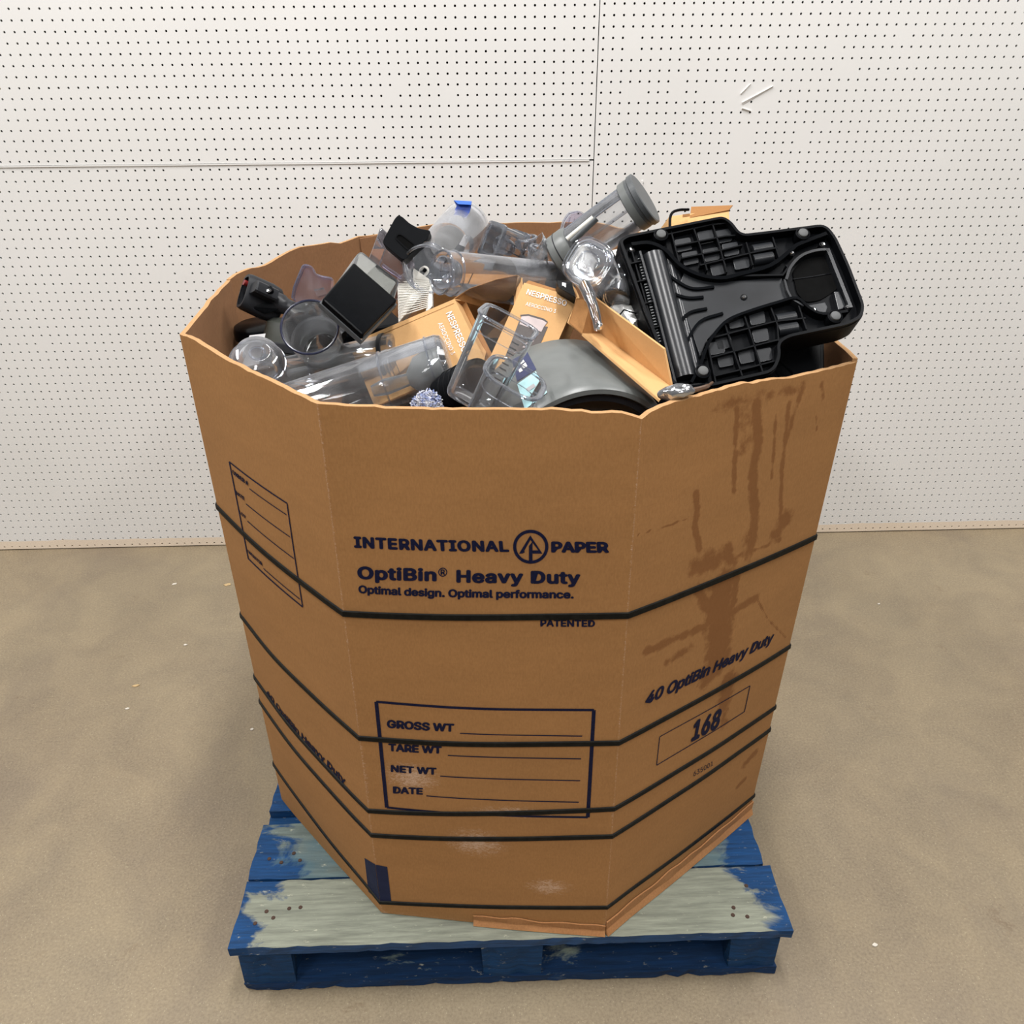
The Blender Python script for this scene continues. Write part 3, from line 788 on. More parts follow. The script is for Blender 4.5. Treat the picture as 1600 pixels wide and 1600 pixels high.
mk('boss_hole', *lathe(frame(P(664, 422, 1.512), P(666, 421, 1.42)-P(727, 352, 1.68), XH), [(1e-5, .002), (.0036, .002), (.0036, 0), (1e-5, 0)], 16), BLACK, t)
tp = [(709, 313.5), (722, 315), (737, 315.5), (736, 325), (732.5, 335), (724, 331), (716, 332), (710, 330), (713.5, 322)]
fr = (P(723, 323, 1.60), CR, CU, -CF); loc = lambda fr, u, v: None
def onplane(fr, u, v):
    r = ray(u, v); t_ = ((fr[0]-CAM)@fr[3])/(r@fr[3]); p = CAM+r*t_-fr[0]; return (p@fr[1], p@fr[2])
tape = mk('blue_tape', *prism(fr, [onplane(fr, *p) for p in tp], 0, .0012), BLUET, origin=P(723, 330, 1.60)); tag(tape, 'scrap of bright blue tape curling off the clear cylinder at back', 'tape')
mk('folded_end', *hexa([P(709, 313, 1.598), P(737, 314.5, 1.598), P(736, 320, 1.590), P(716, 319, 1.590), P(709, 313, 1.600), P(737, 314.5, 1.600), P(736, 320, 1.592), P(716, 319, 1.592)]), plain('blue_tape_back', (.02, .10, .42, 1), .6), tape)
t, fr, L = cyl_tank('clear_cylinder', 'clear cylinder lying sideways behind the two coffee gadget cartons, mouth to the left', 'tank',
                    P(690, 425, 1.345), P(876, 449, 1.50), .034, .043, rings=(.08, .93), rnd=.004)
mk('inner_cup', *lathe((fr[0], fr[1], fr[2], fr[3]), tank_prof(.026, .021, .03, .002), 32), CLEARR, t, smooth=True)
mk('end_disc', *lathe(fr, [(1e-5, L*.95), (.030, L*.95), (.030, L*.97), (1e-5, L*.97)], 32), GREYD, t)
# --- bowl, ring cup, nozzle at the left
t, fr, L = cyl_tank('clear_cup', 'domed clear plastic cup against the left side with a pale grey label inside', 'cup',
                    P(405, 606, 1.385), P(402, 548, 1.30), .052, .038, rings=(.72,), rnd=.018)
mk('label', *hexa([P(u, v, 1.375+d) for d in (0, .0015) for (u, v) in ((370, 576), (390, 524), (415, 521), (405, 568))]), LABELM, t)
mk('inner_ring', *lathe(frame(P(402, 551, 1.295), -(fr[3]), XH), [(.010, 0), (.013, 0), (.013, .002), (.010, .002)], 24, closed=True), CLEARR, t, smooth=True)
t, fr, L = cyl_tank('ringed_cup', 'wide clear cup with a dark navy rim facing out, in front of the grey wand', 'cup',
                    P(484, 511, 1.31), P(506, 552, 1.42), .0445, .036, rim_mat=NAVYR, rimr=.0018, rings=(), rnd=.006, mat=SMOKE)
mk('seam_rib', *hexa([P(u, v, 1.36+d) for d in (0, .003) for (u, v) in ((478, 560), (481, 560), (481, 498), (479, 498))]), CLEARJ, t)
wand = thing('suction_wand', P(400, 465, 1.48), 'dark grey plastic wand with a hollow end and round screw, by the left back rim', 'wand')
fr = frame(P(380, 454, 1.46), P(432, 478, 1.50)-P(380, 454, 1.46), CU)
mk('socket', *lathe(fr, [(.0225, 0), (.0265, 0), (.028, .006), (.029, .045), (.027, .062), (.018, .072), (1e-5, .073), (1e-5, .05), (.022, .048), (.0225, .004)], 40, 3.2, 1.15, .62), CHAR, wand, smooth=True)
mk('latch', *lathe(frame(P(396, 448, 1.44), P(432, 478, 1.50)-P(380, 454, 1.46), CU), [(1e-5, 0), (.010, 0), (.011, .003), (.011, .040), (1e-5, .041)], 20, 6, 1, 1.3), CHAR, wand)
mk('red_contact', *lathe(frame(P(381, 441, 1.462), P(432, 478, 1.50)-P(380, 454, 1.46), CU), [(1e-5, 0), (.005, 0), (.005, .012), (1e-5, .012)], 12), REDP, wand)
mk('tube', *tube(spl([P(418, 466, 1.485), P(440, 476, 1.485), P(480, 495, 1.475), P(535, 528, 1.47)], 6), [.018]*7+[.0145]*12, 20), CHAR, wand, smooth=True)
mk('grip_plate', *hexa([P(*q) for q in ((385, 478, 1.452), (414, 491, 1.468), (436, 484, 1.472), (437, 470, 1.472), (385, 478, 1.475), (414, 491, 1.49), (436, 484, 1.49), (437, 470, 1.49))], .003), BLACKS, wand)
mk('screw', *lathe(frame(P(420.5, 454, 1.447), -CF+CU*.3, CR), [(1e-5, .006), (.004, .006), (.0045, .004), (.0075, .004), (.008, -.008), (1e-5, -.008)], 20), BLACK, wand)
mk('screw_head', *lathe(frame(P(420.5, 454, 1.4405), -CF+CU*.3, CR), [(1e-5, .0012), (.0038, .0008), (.004, 0), (1e-5, -.0005)], 16), CHROME, wand, smooth=True, label='small bright screw head')
drum = thing('black_tub', P(410, 512, 1.52), 'black round tub under the grey wand at the left', 'tub')
fr = frame(P(412, 515, 1.55), CU*.8-CF*.45, CR)
mk('lid', *lathe(fr, [(1e-5, .012), (.045, .012), (.052, .008), (.054, 0), (.054, -.012), (.050, -.014), (1e-5, -.014)], 48), BLACKG, drum, smooth=True)
mk('skirt', *lathe((fr[0]-fr[3]*.016, fr[1], fr[2], fr[3]), [(1e-5, 0), (.048, 0), (.046, -.06), (1e-5, -.06)], 48), BLACKS, drum)
grd = thing('dark_canister', P(455, 560, 1.50), 'dark olive grey canister deep behind the navy rimmed cup', 'canister')
fr = frame(P(452, 560, 1.52), CU*.9-CF*.2+CR*.1, CR)
mk('body', *lathe(fr, [(1e-5, .07), (.030, .07), (.040, .062), (.044, .04), (.044, -.09), (1e-5, -.09)], 40, 3), plain('olive_grey_plastic', (.035, .038, .032, 1), .45), grd, smooth=True)
mk('collar', *lathe(fr, [(.0445, .010), (.047, .012), (.047, .026), (.0445, .028)], 40, 3), CHAR, grd, smooth=True)
# --- violet clear piece
fr = (P(490, 445, 1.47), nrm(CR), nrm(CU), -CF)
vp = [(459, 470), (462, 452), (476, 418), (482, 417), (491, 421), (494.5, 431), (505, 435), (522, 438), (520, 470), (505, 482), (470, 478)]
o = mk('violet_tray', *prism(fr, rounded([onplane(fr, *p) for p in vp], .004), -.002, .002), PURPLE, origin=P(490, 470, 1.47)); tag(o, 'notched violet tinted clear tray standing between the wand and black square tank', 'tray')
mk('lip', *strip(fr, rounded([onplane(fr, *p) for p in vp[:9]], .004), .0025, .002, .014), PURPLE, o)
mk('hook', *prism(fr, [onplane(fr, *p) for p in ((493, 455), (508, 452), (512, 462), (498, 466))], .002, .012), CLEARJ, o)
# --- black square tank
sq = thing('square_tank', P(565, 470, 1.3), 'square smoky tank with a glossy black diamond shaped base facing out', 'tank')
A = [P(553, 409, 1.335), P(621, 468, 1.325), P(568, 523, 1.245), P(504, 466, 1.255)]
B = [P(562, 389, 1.42), P(626, 440, 1.41), P(590, 505, 1.33), P(520, 450, 1.34)]
nn = nrm(np.cross(A[1]-A[0], A[3]-A[0])); nn = nn if nn@CF > 0 else -nn
mk('base', *hexa([a for a in A]+[a+nn*.012 for a in A], .004, 3), BLACKG, sq)
mk('wall', *hexa([a+nn*.013+(np.mean(A, 0)-a)*.03 for a in A]+B, .006, 3), clear_mat('dark_smoky_plastic', (.52, .53, .51), (.3, .3, .3), 1.0, .02), sq, label='translucent smoky tank wall')
mk('rim', *strip(frame(np.mean(A, 0), nn, A[1]-A[0]), [((a-np.mean(A, 0))@frame(np.mean(A, 0), nn, A[1]-A[0])[1]*1.015, (a-np.mean(A, 0))@frame(np.mean(A, 0), nn, A[1]-A[0])[2]*1.015) for a in A], .003, .010, .018, True), GREYD, sq)
# --- handle and bin behind it
hb = thing('handled_bin', P(610, 400, 1.5), 'clear dust bin with a chunky black slotted handle at the back left', 'dust bin')
fr = (P(632, 372, 1.41), nrm(CR), nrm(CU), -CF)
hp = [(598, 380), (599, 374), (617, 341), (622, 336), (628, 338), (640, 349), (655, 357), (673, 360), (668, 373), (650, 388), (633, 406), (626, 404)]
mk('handle', *prism(fr, rounded([onplane(fr, *p) for p in hp], .004, 3), -.028, 0, .003, 2), BLACKS, hb)
sl = [(618, 372), (622, 366), (628, 367), (649, 383), (641, 392), (634, 388)]
mk('handle_slot', *strip(fr, rounded([onplane(fr, *p) for p in sl], .003, 3), .0022, 0, .0018, True), BLACK, hb)
mk('slot_shade_sheet', *prism(fr, rounded([onplane(fr, *p) for p in sl], .003, 3), 0, .0004), HOLE, hb)  # dark sheet on the uncut handle face stands in for the slot's shade
Q = [P(571, 420, 1.50), P(596, 352, 1.50), P(622, 350, 1.52), P(640, 400, 1.50), ]; Q2 = [q+CF*.08-CU*.02 for q in Q]
Q = [P(566, 428, 1.47), P(594, 352, 1.47), P(646, 398, 1.45), P(630, 440, 1.45)]; Q2 = [q+CF*.07-CU*.02 for q in Q]
mk('wall', *hexa(Q+Q2, .006, 3), clear_mat('smoky_violet_plastic', (.68, .62, .66), (.3, .22, .3), 1, .08), hb)
mk('violet_edge', *tube([P(598, 414, 1.44), P(612, 424, 1.44), P(627, 434, 1.44)], .0028, 8), PURPLE, hb, smooth=True)
# --- white ribbed liner
wl = thing('white_liner', P(650, 460, 1.4400), 'white finely ribbed card sleeve below the tilted clear cylinder', 'sleeve')
Q = [P(622, 500, 1.4000), P(624, 424, 1.4700), P(677, 424, 1.4800), P(680, 480, 1.4200)]; Q2 = [q+CF*.035 for q in Q]
fr = frame(Q[0], -np.cross(Q[1]-Q[0], Q[3]-Q[0]), Q[3]-Q[0])
mk('sleeve', *hexa([P(622, 505, 1.4000), P(620, 432, 1.4700), P(646, 418, 1.4800), P(677, 440, 1.4700)]+[q+CF*.03 for q in [P(622, 505, 1.4000), P(620, 432, 1.4700), P(646, 418, 1.4800), P(677, 440, 1.4700)]], .003), WHITEP, wl)
rb = []
for k in range(16):
    a = k/16; p = P(623, 432, 1.4675)*(1-a)+P(624, 500, 1.3980)*a; q = P(673, 440+0, 1.4675)*(1-a)+P(668, 484, 1.4050)*a
    rb.append(tube([p-CF*.004, q-CF*.006], .0011, 6))
mk('ribs', *merge(*rb), WHITEP, wl, smooth=True)['kind'] = 'stuff'
tg = mk('sleeve_side', *hexa([P(672, 438, 1.4600), P(676, 440, 1.4600), P(676, 478, 1.4200), P(664, 492, 1.4050)]+[q+CF*.02 for q in (P(672, 438, 1.4600), P(676, 440, 1.4600), P(676, 478, 1.4200), P(664, 492, 1.4050))], .002), WHITEP, wl)

# --- cartons
def plane_map(O, ex, ey):
    return lambda a, b: O+ex*a+ey*b
def px_map(fr, off):
    def f(u, v, e=0):
        a, b = onplane(fr, u, v); return fr[0]+fr[1]*a+fr[2]*b+fr[3]*(off+e)
    return f
def quadplane(pts):
    O = np.mean(pts, 0); n_ = nrm(np.cross(pts[1]-pts[0], pts[3]-pts[0])); n_ = n_ if n_@CF < 0 else -n_
    return frame(O, n_, pts[1]-pts[0])
def sheet(corners, th, bev=0):
    c = [np.asarray(q, float) for q in corners]; n_ = nrm(np.cross(c[1]-c[0], c[-1]-c[0])); n_ = n_ if n_@CF > 0 else -n_
    return c, [q+n_*th for q in c]
def sheetm(corners, th=.0018):
    a, b = sheet(corners, th); n = len(a)
    F = [tuple(range(n)), tuple(range(2*n-1, n-1, -1))]+[(i, (i+1) % n, n+(i+1) % n, n+i) for i in range(n)]
    return finish(a+b, F)
c1 = thing('coffee_gadget_carton', P(680, 540, 1.310), 'kraft carton lying long and open to the right, white lettering down its near face', 'carton')
TL_, TR_, BR_ = P(546, 537, 1.405), P(710, 467, 1.335), P(757, 562, 1.285)
BL_ = TL_+(BR_-TR_)*1.05
mk('front_face', *sheetm([TL_, TR_, BR_, BL_]), CARTON, c1)
fr1 = quadplane([TL_, TR_, BR_, BL_]); nb = -fr1[3]
dv = nrm(nb*1.0+CU*.38)*.036
mk('long_side', *sheetm([TL_-(BR_-TR_)*.0, TR_, TR_+dv*.98, TL_+dv*.98]), CARTON, c1)
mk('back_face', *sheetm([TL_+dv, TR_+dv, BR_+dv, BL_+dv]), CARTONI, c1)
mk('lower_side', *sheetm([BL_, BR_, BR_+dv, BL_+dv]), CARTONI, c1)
mk('closed_end', *sheetm([TL_, BL_, BL_+dv, TL_+dv]), CARTON, c1)
# end flaps standing open at the right end
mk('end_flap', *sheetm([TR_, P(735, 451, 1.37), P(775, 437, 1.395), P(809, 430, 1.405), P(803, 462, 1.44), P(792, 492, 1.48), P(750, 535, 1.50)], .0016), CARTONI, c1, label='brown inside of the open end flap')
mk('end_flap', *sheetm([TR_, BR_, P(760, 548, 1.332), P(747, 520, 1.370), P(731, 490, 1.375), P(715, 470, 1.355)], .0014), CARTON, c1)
mk('end_tuck', *sheetm([P(809, 430, 1.415), P(815, 434, 1.395), P(816, 455, 1.370), P(803, 478, 1.370), P(803, 462, 1.413)], .0012), CARTON, c1)
mk('score_line', *merge(*[strip(frame(TL_, fr1[3], TR_-TL_), [(0.004, -.0085*sgn), (np.linalg.norm(TR_-TL_)*.99, -.0075*sgn)], .0009, 0.0, .0004) for sgn in (1,)]), CARTONI, c1)
pm = px_map(fr1, .0008)
print_text('NESPRESSO', [(706.5, 486), (697, 490), (732, 546), (723, 552)], pm, WINK, c1, 'brand_lettering', bold=.012)
print_text('AEROCCINO 3', [(691, 503), (684.5, 506), (712, 552), (705.5, 555)], pm, WINK, c1, 'model_lettering', bold=.0)
c2 = thing('coffee_gadget_carton', P(850, 500, 1.2), 'kraft carton standing upright in the middle, white lettering above a pictured milk frother', 'carton')
A2, B2 = P(820.5, 442, 1.325), P(902, 465, 1.30)
D2 = P(752, 592, 1.29); C2 = B2+(D2-A2)*1.0
mk('front_face', *sheetm([A2, B2, C2, D2]), CARTON, c2)
fr2 = quadplane([A2, B2, C2, D2]); dv2 = nrm(-fr2[3]+CU*.10+CR*.06)*.042
mk('right_side', *sheetm([B2, B2+dv2, C2+dv2, C2]), CARTON, c2)
mk('left_side', *sheetm([A2, A2+dv2, D2+dv2, D2]), CARTON, c2)
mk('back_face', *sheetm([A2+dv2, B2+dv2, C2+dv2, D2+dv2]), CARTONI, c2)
mk('top_flap', *sheetm([A2+CF*.003, B2+CF*.003, P(899, 461, 1.35), P(826, 438, 1.37)], .0014), CARTONI, c2)
mk('side_flap', *sheetm([P(902, 464, 1.300), P(890, 441, 1.33), P(900, 452, 1.31), P(926, 516, 1.27), P(910, 521, 1.255), P(886, 504, 1.26)], .0014), CARTON, c2)
pm = px_map(fr2, .0008)
print_text('NESPRESSO', [(825, 452), (822, 460), (886.5, 470), (884.5, 479)], pm, WINK, c2, 'brand_lettering', bold=.012)
print_text('AEROCCINO 3', [(822.5, 472), (821, 477.5), (869.5, 484), (868, 489.5)], pm, WINK, c2, 'model_lettering', bold=0)
PINK = plain('printed_pinkish_steel', (.46, .38, .37, 1), .6); DKP = plain('printed_dark_brown', (.060, .045, .040, 1), .6)
def pxpoly(name, fr, pts, mat, parent, h0=.0004, h1=.0008): return mk(name, *prism(fr, [onplane(fr, *p) for p in pts], h0, h1), mat, parent)
pxpoly('printed_frother_body', fr2, [(812, 500), (856, 511), (848, 530), (838, 550), (826, 568), (790, 556), (800, 532)], DKP, c2)
pxpoly('printed_frother_lid', fr2, [(815, 494), (826, 493), (850, 500), (855.5, 504), (850, 511), (846, 519), (812, 507)], PINK, c2, .0009, .0012)
pxpoly('printed_lid_edge', fr2, [(813, 492.5), (826, 491.5), (850, 498.5), (856, 503), (855, 505), (849, 501), (826, 494), (814, 495)], DKP, c2, .0012, .0015)
for k in range(5):
    pxpoly('printed_highlight', fr2, [(835-k*4.2, 520+k*5.2), (843-k*4.2, 522+k*5.2), (842-k*4.4, 524.5+k*5.2), (834-k*4.4, 522.5+k*5.2)], PINK, c2, .0009, .0012)
# --- opened long carton (trough) on the right
c3 = thing('opened_carton', P(980, 560, 1.12), 'opened out kraft carton folded like a trough between the grey drum and black base plate', 'carton')
A3, B3, C3, D3, E3, F3 = P(926, 463, 1.20), P(1037, 545, 1.10), P(1049, 604, 1.105), P(938, 521, 1.215), P(1031, 625, 1.055), P(910, 521, 1.165)
mk('upper_flap', *sheetm([A3, B3, C3, D3], .003), CARTON, c3)
mk('lower_flap', *sheetm([D3, C3, E3, F3], .003), CARTON, c3)
mk('fold_strip', *sheetm([P(941, 530, 1.195), P(1042, 613, 1.085), P(1040, 616, 1.08), P(938, 533, 1.19)], .0015), CARTONI, c3)
mk('short_flap', *sheetm([F3, P(889, 503, 1.19), P(901, 466, 1.205), A3+CF*.006, D3], .0016), CARTONI, c3)
# --- box at the back right
c4 = thing('kraft_box', P(1095, 380, 1.5), 'open kraft box behind the black base plate, only its top and flap showing', 'box')
Q = [P(1040, 430, 1.40), P(1046, 338, 1.46), P(1139, 326, 1.46), P(1141, 420, 1.40)]
mk('front_face', *sheetm(Q), CARTON, c4); dq = CF*.07-CU*.01
mk('right_side', *sheetm([Q[3], Q[2], Q[2]+dq, Q[3]+dq]), CARTON, c4); mk('left_side', *sheetm([Q[0], Q[1], Q[1]+dq-CR*.012, Q[0]+dq-CR*.012]), CARTON, c4)
mk('back_face', *sheetm([Q[0]+dq, Q[1]+dq, Q[2]+dq, Q[3]+dq]), CARTONI, c4)
mk('top_flap', *sheetm([P(1080, 323, 1.47), P(1145, 320.5, 1.46), P(1139, 328, 1.455), P(1078, 340, 1.455)]), CARTONI, c4)
mk('tape_strip', *sheetm([P(1066, 345, 1.457), P(1067, 335, 1.457), P(1078, 333.5, 1.457), P(1078, 343, 1.457)], .0005), CARTONI, c4)
ho = mk('black_hoop', *tube(spl([P(1047, 362, 1.40), P(1047, 342, 1.41), P(1051, 332, 1.42), P(1062, 328, 1.43), P(1076, 327.5, 1.44)], 5), .0024, 10), BLACK, origin=P(1047, 355, 1.41), smooth=True); tag(ho, 'thin curved black plastic hoop over the corner of the back kraft box', 'hoop')

# --- grey drum with sticker
gd = thing('grey_drum', P(900, 640, 1.15), 'large smooth grey plastic drum at the front centre, navy and pale stickers on it', 'drum')
nearc, farc = P(918, 746, 1.150), P(868, 664, 1.285)
fr = frame(farc, nearc-farc, CU); Ld = np.linalg.norm(nearc-farc); RF, RN = .1405, .1345
mk('shell', *lathe(fr, [(1e-5, -.002), (RF-.012, -.002), (RF-.004, .001), (RF, .008), (RF-.001, Ld*.3), (RN+.001, Ld*.8), (RN, Ld-.006), (RN-.004, Ld), (RN-.010, Ld+.001), (RN-.013, Ld-.003), (RN-.016, Ld-.02), (RN-.03, Ld-.05), (1e-5, Ld-.055)], 128), GREY, gd, smooth=True)
mk('recess_ring', *lathe(fr, [(RN-.0145, Ld-.012), (RN-.0135, Ld-.004), (RN-.022, Ld-.004), (RN-.024, Ld-.012)], 96, closed=True), CHAR, gd, smooth=True)
def on_drum(u, v, lift):
    for d in np.arange(.95, 1.5, .0006):
        p = P(u, v, d)-fr[0]; h = p@fr[3]; r_ = np.linalg.norm(p-fr[3]*h)
        if -.005 < h < Ld and r_ < RF+(RN-RF)*h/Ld+lift: return P(u, v, d)
    return P(u, v, 1.2)
def drum_patch(nm, pts, mt, lift, n=6):
    c_ = [np.array(q, float) for q in pts]; V, F = [], []
    for a_ in range(n+1):
        for b_ in range(n+1):
            s_, t_ = a_/n, b_/n; q = (c_[0]*(1-s_)+c_[1]*s_)*(1-t_)+(c_[3]*(1-s_)+c_[2]*s_)*t_; V.append(on_drum(q[0], q[1], lift))
    for a_ in range(n):
        for b_ in range(n): F.append((a_*(n+1)+b_, a_*(n+1)+b_+1, (a_+1)*(n+1)+b_+1, (a_+1)*(n+1)+b_))
    mk(nm, V, F, mt, gd)
drum_patch('navy_sticker', [(800, 562), (824, 550), (838, 577), (808, 596)], NAVYS, .0012)
drum_patch('pale_sticker', [(808, 600), (837, 580), (855, 613), (820, 640)], CYANS, .0012)
for pts in ([(811, 566), (817, 561), (820, 565), (814, 569)], [(815, 571), (821, 566), (824, 572), (818, 576)], [(810, 578), (814, 574), (817, 579), (812, 582)], [(822, 607), (834, 599), (837, 604), (825, 612)], [(828, 620), (840, 612), (842, 616), (830, 624)]):
    drum_patch('sticker_print', pts, WHITEP if pts[0][1] < 600 else LABELM, .0018, 2)

# --- clear pitchers in front
t, fr, L = cyl_tank('clear_pitcher', 'tall clear rounded square pitcher leaning up in front of the middle carton', 'pitcher',
                    P(795, 503, 1.065), P(735, 628, 1.125), .034, .031, wall=.004, sup=4.5, ax=1.12, ay=.85, xh=CR*.93-CU*.30-CF*.1, rings=(), mat=CLEARJ, rimr=.0022)
mk('inside_step', *lathe(fr, [(.0295, L*.18), (.0305, L*.18), (.0305, L*.19), (.0295, L*.19)], 48, 4.5, 1.12, .85, closed=True), CLEARR, t, smooth=True)
fc = lambda a, b, h: fr[0]+fr[1]*a+fr[2]*b+fr[3]*h
mk('scale_marks', *merge(*[hexa([fc(.012, -.0292, .03+k*.008), fc(.022, -.0292, .03+k*.008), fc(.022, -.0292, .032+k*.008), fc(.012, -.0292, .032+k*.008), fc(.012, -.0296, .03+k*.008), fc(.022, -.0296, .03+k*.008), fc(.022, -.0296, .032+k*.008), fc(.012, -.0296, .032+k*.008)]) for k in range(8)]), GREYD, t)
t, fr, L = cyl_tank('clear_pitcher', 'shorter clear rounded square pitcher right behind the front rim, beside the grey drum', 'pitcher',
                    P(805, 590, 1.055), P(752, 690, 1.125), .034, .031, wall=.004, sup=3.2, ax=1.15, ay=.95, xh=CR*.91-CU*.38-CF*.05, rings=(), mat=CLEARJ, rimr=.0024)
mk('inside_step', *lathe(fr, [(.0295, L*.2), (.0305, L*.2), (.0305, L*.21), (.0295, L*.21)], 48, 3.2, 1.15, .95, closed=True), CLEARR, t, smooth=True)
t = thing('black_cup', P(735, 610, 1.2), 'black ridged cup lying in shadow behind the tall clear pitcher', 'cup')
fr = frame(P(733, 604, 1.235), -CF*.6+CR*.6+CU*.2, CU)
mk('body', *lathe(fr, [(.030, .028), (.033, .03), (.0345, .02), (.036, -.02), (.034, -.05), (1e-5, -.052), (1e-5, -.046), (.030, -.044)], 48), BLACKS, t, smooth=True)
mk('ridge', *merge(*[lathe(fr, [(.0345, h), (.0368, h+.0015), (.0345, h+.003)], 48) for h in (-.03, -.018, -.006, .006)]), BLACK, t, smooth=True)
# --- scrubber ball
rr = random.Random(7); parts = []
ctr = PZ(667, 634, 1.075)
for k in range(150):
    a = nrm([rr.gauss(0, 1) for _ in range(3)]); b = nrm(np.cross(a, [rr.gauss(0, 1) for _ in range(3)])); c_ = np.cross(a, b); R_ = .0195*(.75+.3*rr.random()); q = rr.uniform(.004, .008)
    parts.append(tube([ctr+a*R_+b*q*math.cos(t_)+c_*q*math.sin(t_)*.8+a*.003*math.sin(3*t_) for t_ in np.linspace(0, 5.6, 7)], .0007, 4, False))
SCR = NT('blue_white_mesh'); SCR.set(Base_Color=SCR.ramp(SCR.noise(SCR.coord(), 160, 2), .4, .6, srgb(120, 134, 178), srgb(205, 204, 206)), Roughness=.6)
o = mk('scrubber_ball', *merge(*parts), SCR.m, origin=ctr, smooth=True); tag(o, 'pale blue and white curly scrubber ball just inside the front rim', 'scrubber')
mk('core', *lathe(frame(ctr, (0, 0, 1), (1, 0, 0)), [(1e-5, -.014)]+[(.014*math.sin(a), -.014*math.cos(a)) for a in np.linspace(.2, 2.94, 9)]+[(1e-5, .014)], 20), SCR.m, o, smooth=True)
# --- crumpled clear wrap at the rim
V, F = lathe(frame(PZ(1056, 612, 1.137), CR*.9+CU*.15, CU), [(1e-5, -.024)]+[(.0095*math.sin(a)*(1+.0), -.024*math.cos(a)) for a in np.linspace(.2, 2.94, 14)]+[(1e-5, .024)], 28)
V = [tuple(np.array(v)+.0026*np.array(noise.noise_vector(Vector(v)*110))) for v in V]
FILM = NT('shiny_film'); FILM.set(Base_Color=(.55, .56, .58, 1), Metallic=.85, Roughness=.12)
o = mk('crumpled_wrap', V, F, FILM.m, origin=PZ(1052, 612, 1.125), smooth=False); tag(o, 'shiny crumpled clear wrap poking over the front right corner of the rim', 'wrap')
for k, (q0, q1, q2) in enumerate((((1062, 614), (1100, 606), (1113, 598)), ((1060, 607), (1090, 603), (1108, 601)))):
    mk('film_strand', *tube(spl([PZ(q0[0], q0[1], 1.134), PZ(q1[0], q1[1], 1.13), PZ(q2[0], q2[1], 1.128)], 4), [.0035]*6+[.002]*3, 8), plain('brown_smoky_film', (.10, .06, .04, 1), .25) if k == 0 else BLACKG, o, smooth=True)

# --- big black base plate with ribs
bp_ = thing('ribbed_base_plate', P(1160, 480, 1.17), 'large black ribbed plastic base plate with round grey feet standing on the right rim', 'base plate')
c3_ = lambda x, y: (940+x/3.636, 260+y/3.636)
exd = P(1344, 437, 1.165)-P(1010, 503, 1.15); 
O_ = P(1165, 470, 1.16); ex_ = nrm(P(1330, 438, 1.185)-P(1010, 503, 1.150)); up_ = P(972, 370, 1.200)-P(1060, 600, 1.115); ey_ = nrm(up_-ex_*(up_@ex_)); ez_ = np.cross(ex_, ey_)
if ez_@CF > 0: ez_ = -ez_
frB = (O_, ex_, ey_, ez_)
L2 = lambda pts: [onplane(frB, *c3_(*p)) for p in pts]
# depth below the rim shifts things in view: features at depth h are placed through their own plane
def L2h(pts, h):
    f2 = (O_+ez_*h, ex_, ey_, ez_); return [onplane(f2, *c3_(*p)) for p in pts]
outl = [(108, 420), (150, 395), (400, 345), (690, 288), (735, 318), (790, 392), (960, 372), (1270, 332), (1325, 400), (1400, 560), (1487, 790), (1475, 850), (1400, 890), (1060, 962), (1003, 1000), (1012, 1075), (975, 1160), (800, 1200), (620, 1240), (470, 1262), (405, 1225), (340, 1050), (230, 760)]
ol = rounded(L2(outl), [.012, .004, .01, .016, .012, .022, .01, .028, .01, .01, .022, .012, .012, .012, .014, .012, .016, .01, .01, .014, .012, .01, .01], 5)
DEP = .017
mk('rim_wall', *strip(frB, ol, .0040, -DEP-.012, 0, True), BLACKS, bp_)
mk('floor_plate', *prism(frB, ol, -DEP-.010, -DEP+.002), BLACKS, bp_)
mk('outer_skirt', *strip(frB, [tuple(np.array(p)*1.012) for p in ol], .0035, -DEP-.024, -.006, True), BLACK, bp_)
def rib(name, pts, th=.0022, h0=-DEP+.001, h1=-.004, mat=BLACKS, at=None, closed=False):
    return mk(name, *strip(frB, L2h(pts, h1 if at is None else at), th, h0, h1, closed), mat, bp_)
# hourglass channel: raised smooth tray and its walls
topc = [(170, 440), (270, 432), (360, 470), (450, 560), (560, 615), (680, 632), (780, 612), (960, 560), (1080, 470), (1120, 440), (1280, 378)]
botc = [(510, 1225), (560, 1130), (600, 1020), (650, 940), (720, 870), (840, 820), (1000, 770), (1110, 745), (1180, 800), (1260, 835), (1400, 820)]
rib('channel_wall', spl(topc, 4), .0055, h1=-.001, mat=BLACKG); rib('channel_wall', spl(botc, 4), .0040, h1=-.001, mat=BLACKG)
rib('channel_wall', [(780, 620), (1030, 615), (1060, 575), (1050, 560)], .003, h1=-.003)
tray = [(470, 600), (560, 640), (680, 655), (1020, 630), (1060, 700), (1080, 745), (980, 780), (820, 830), (700, 880), (600, 985), (560, 1080), (430, 700)]
SHEEN = plain('black_sheen_plastic', (.014, .0155, .018, 1), .30, .35, nscale=14, noise_amt=.2)  # base lighter than the other blacks, so sheen is partly in the colour
mk('channel_tray', *prism(frB, L2h(tray, -DEP+.008), -DEP+.002, -DEP+.008, .001), SHEEN, bp_)
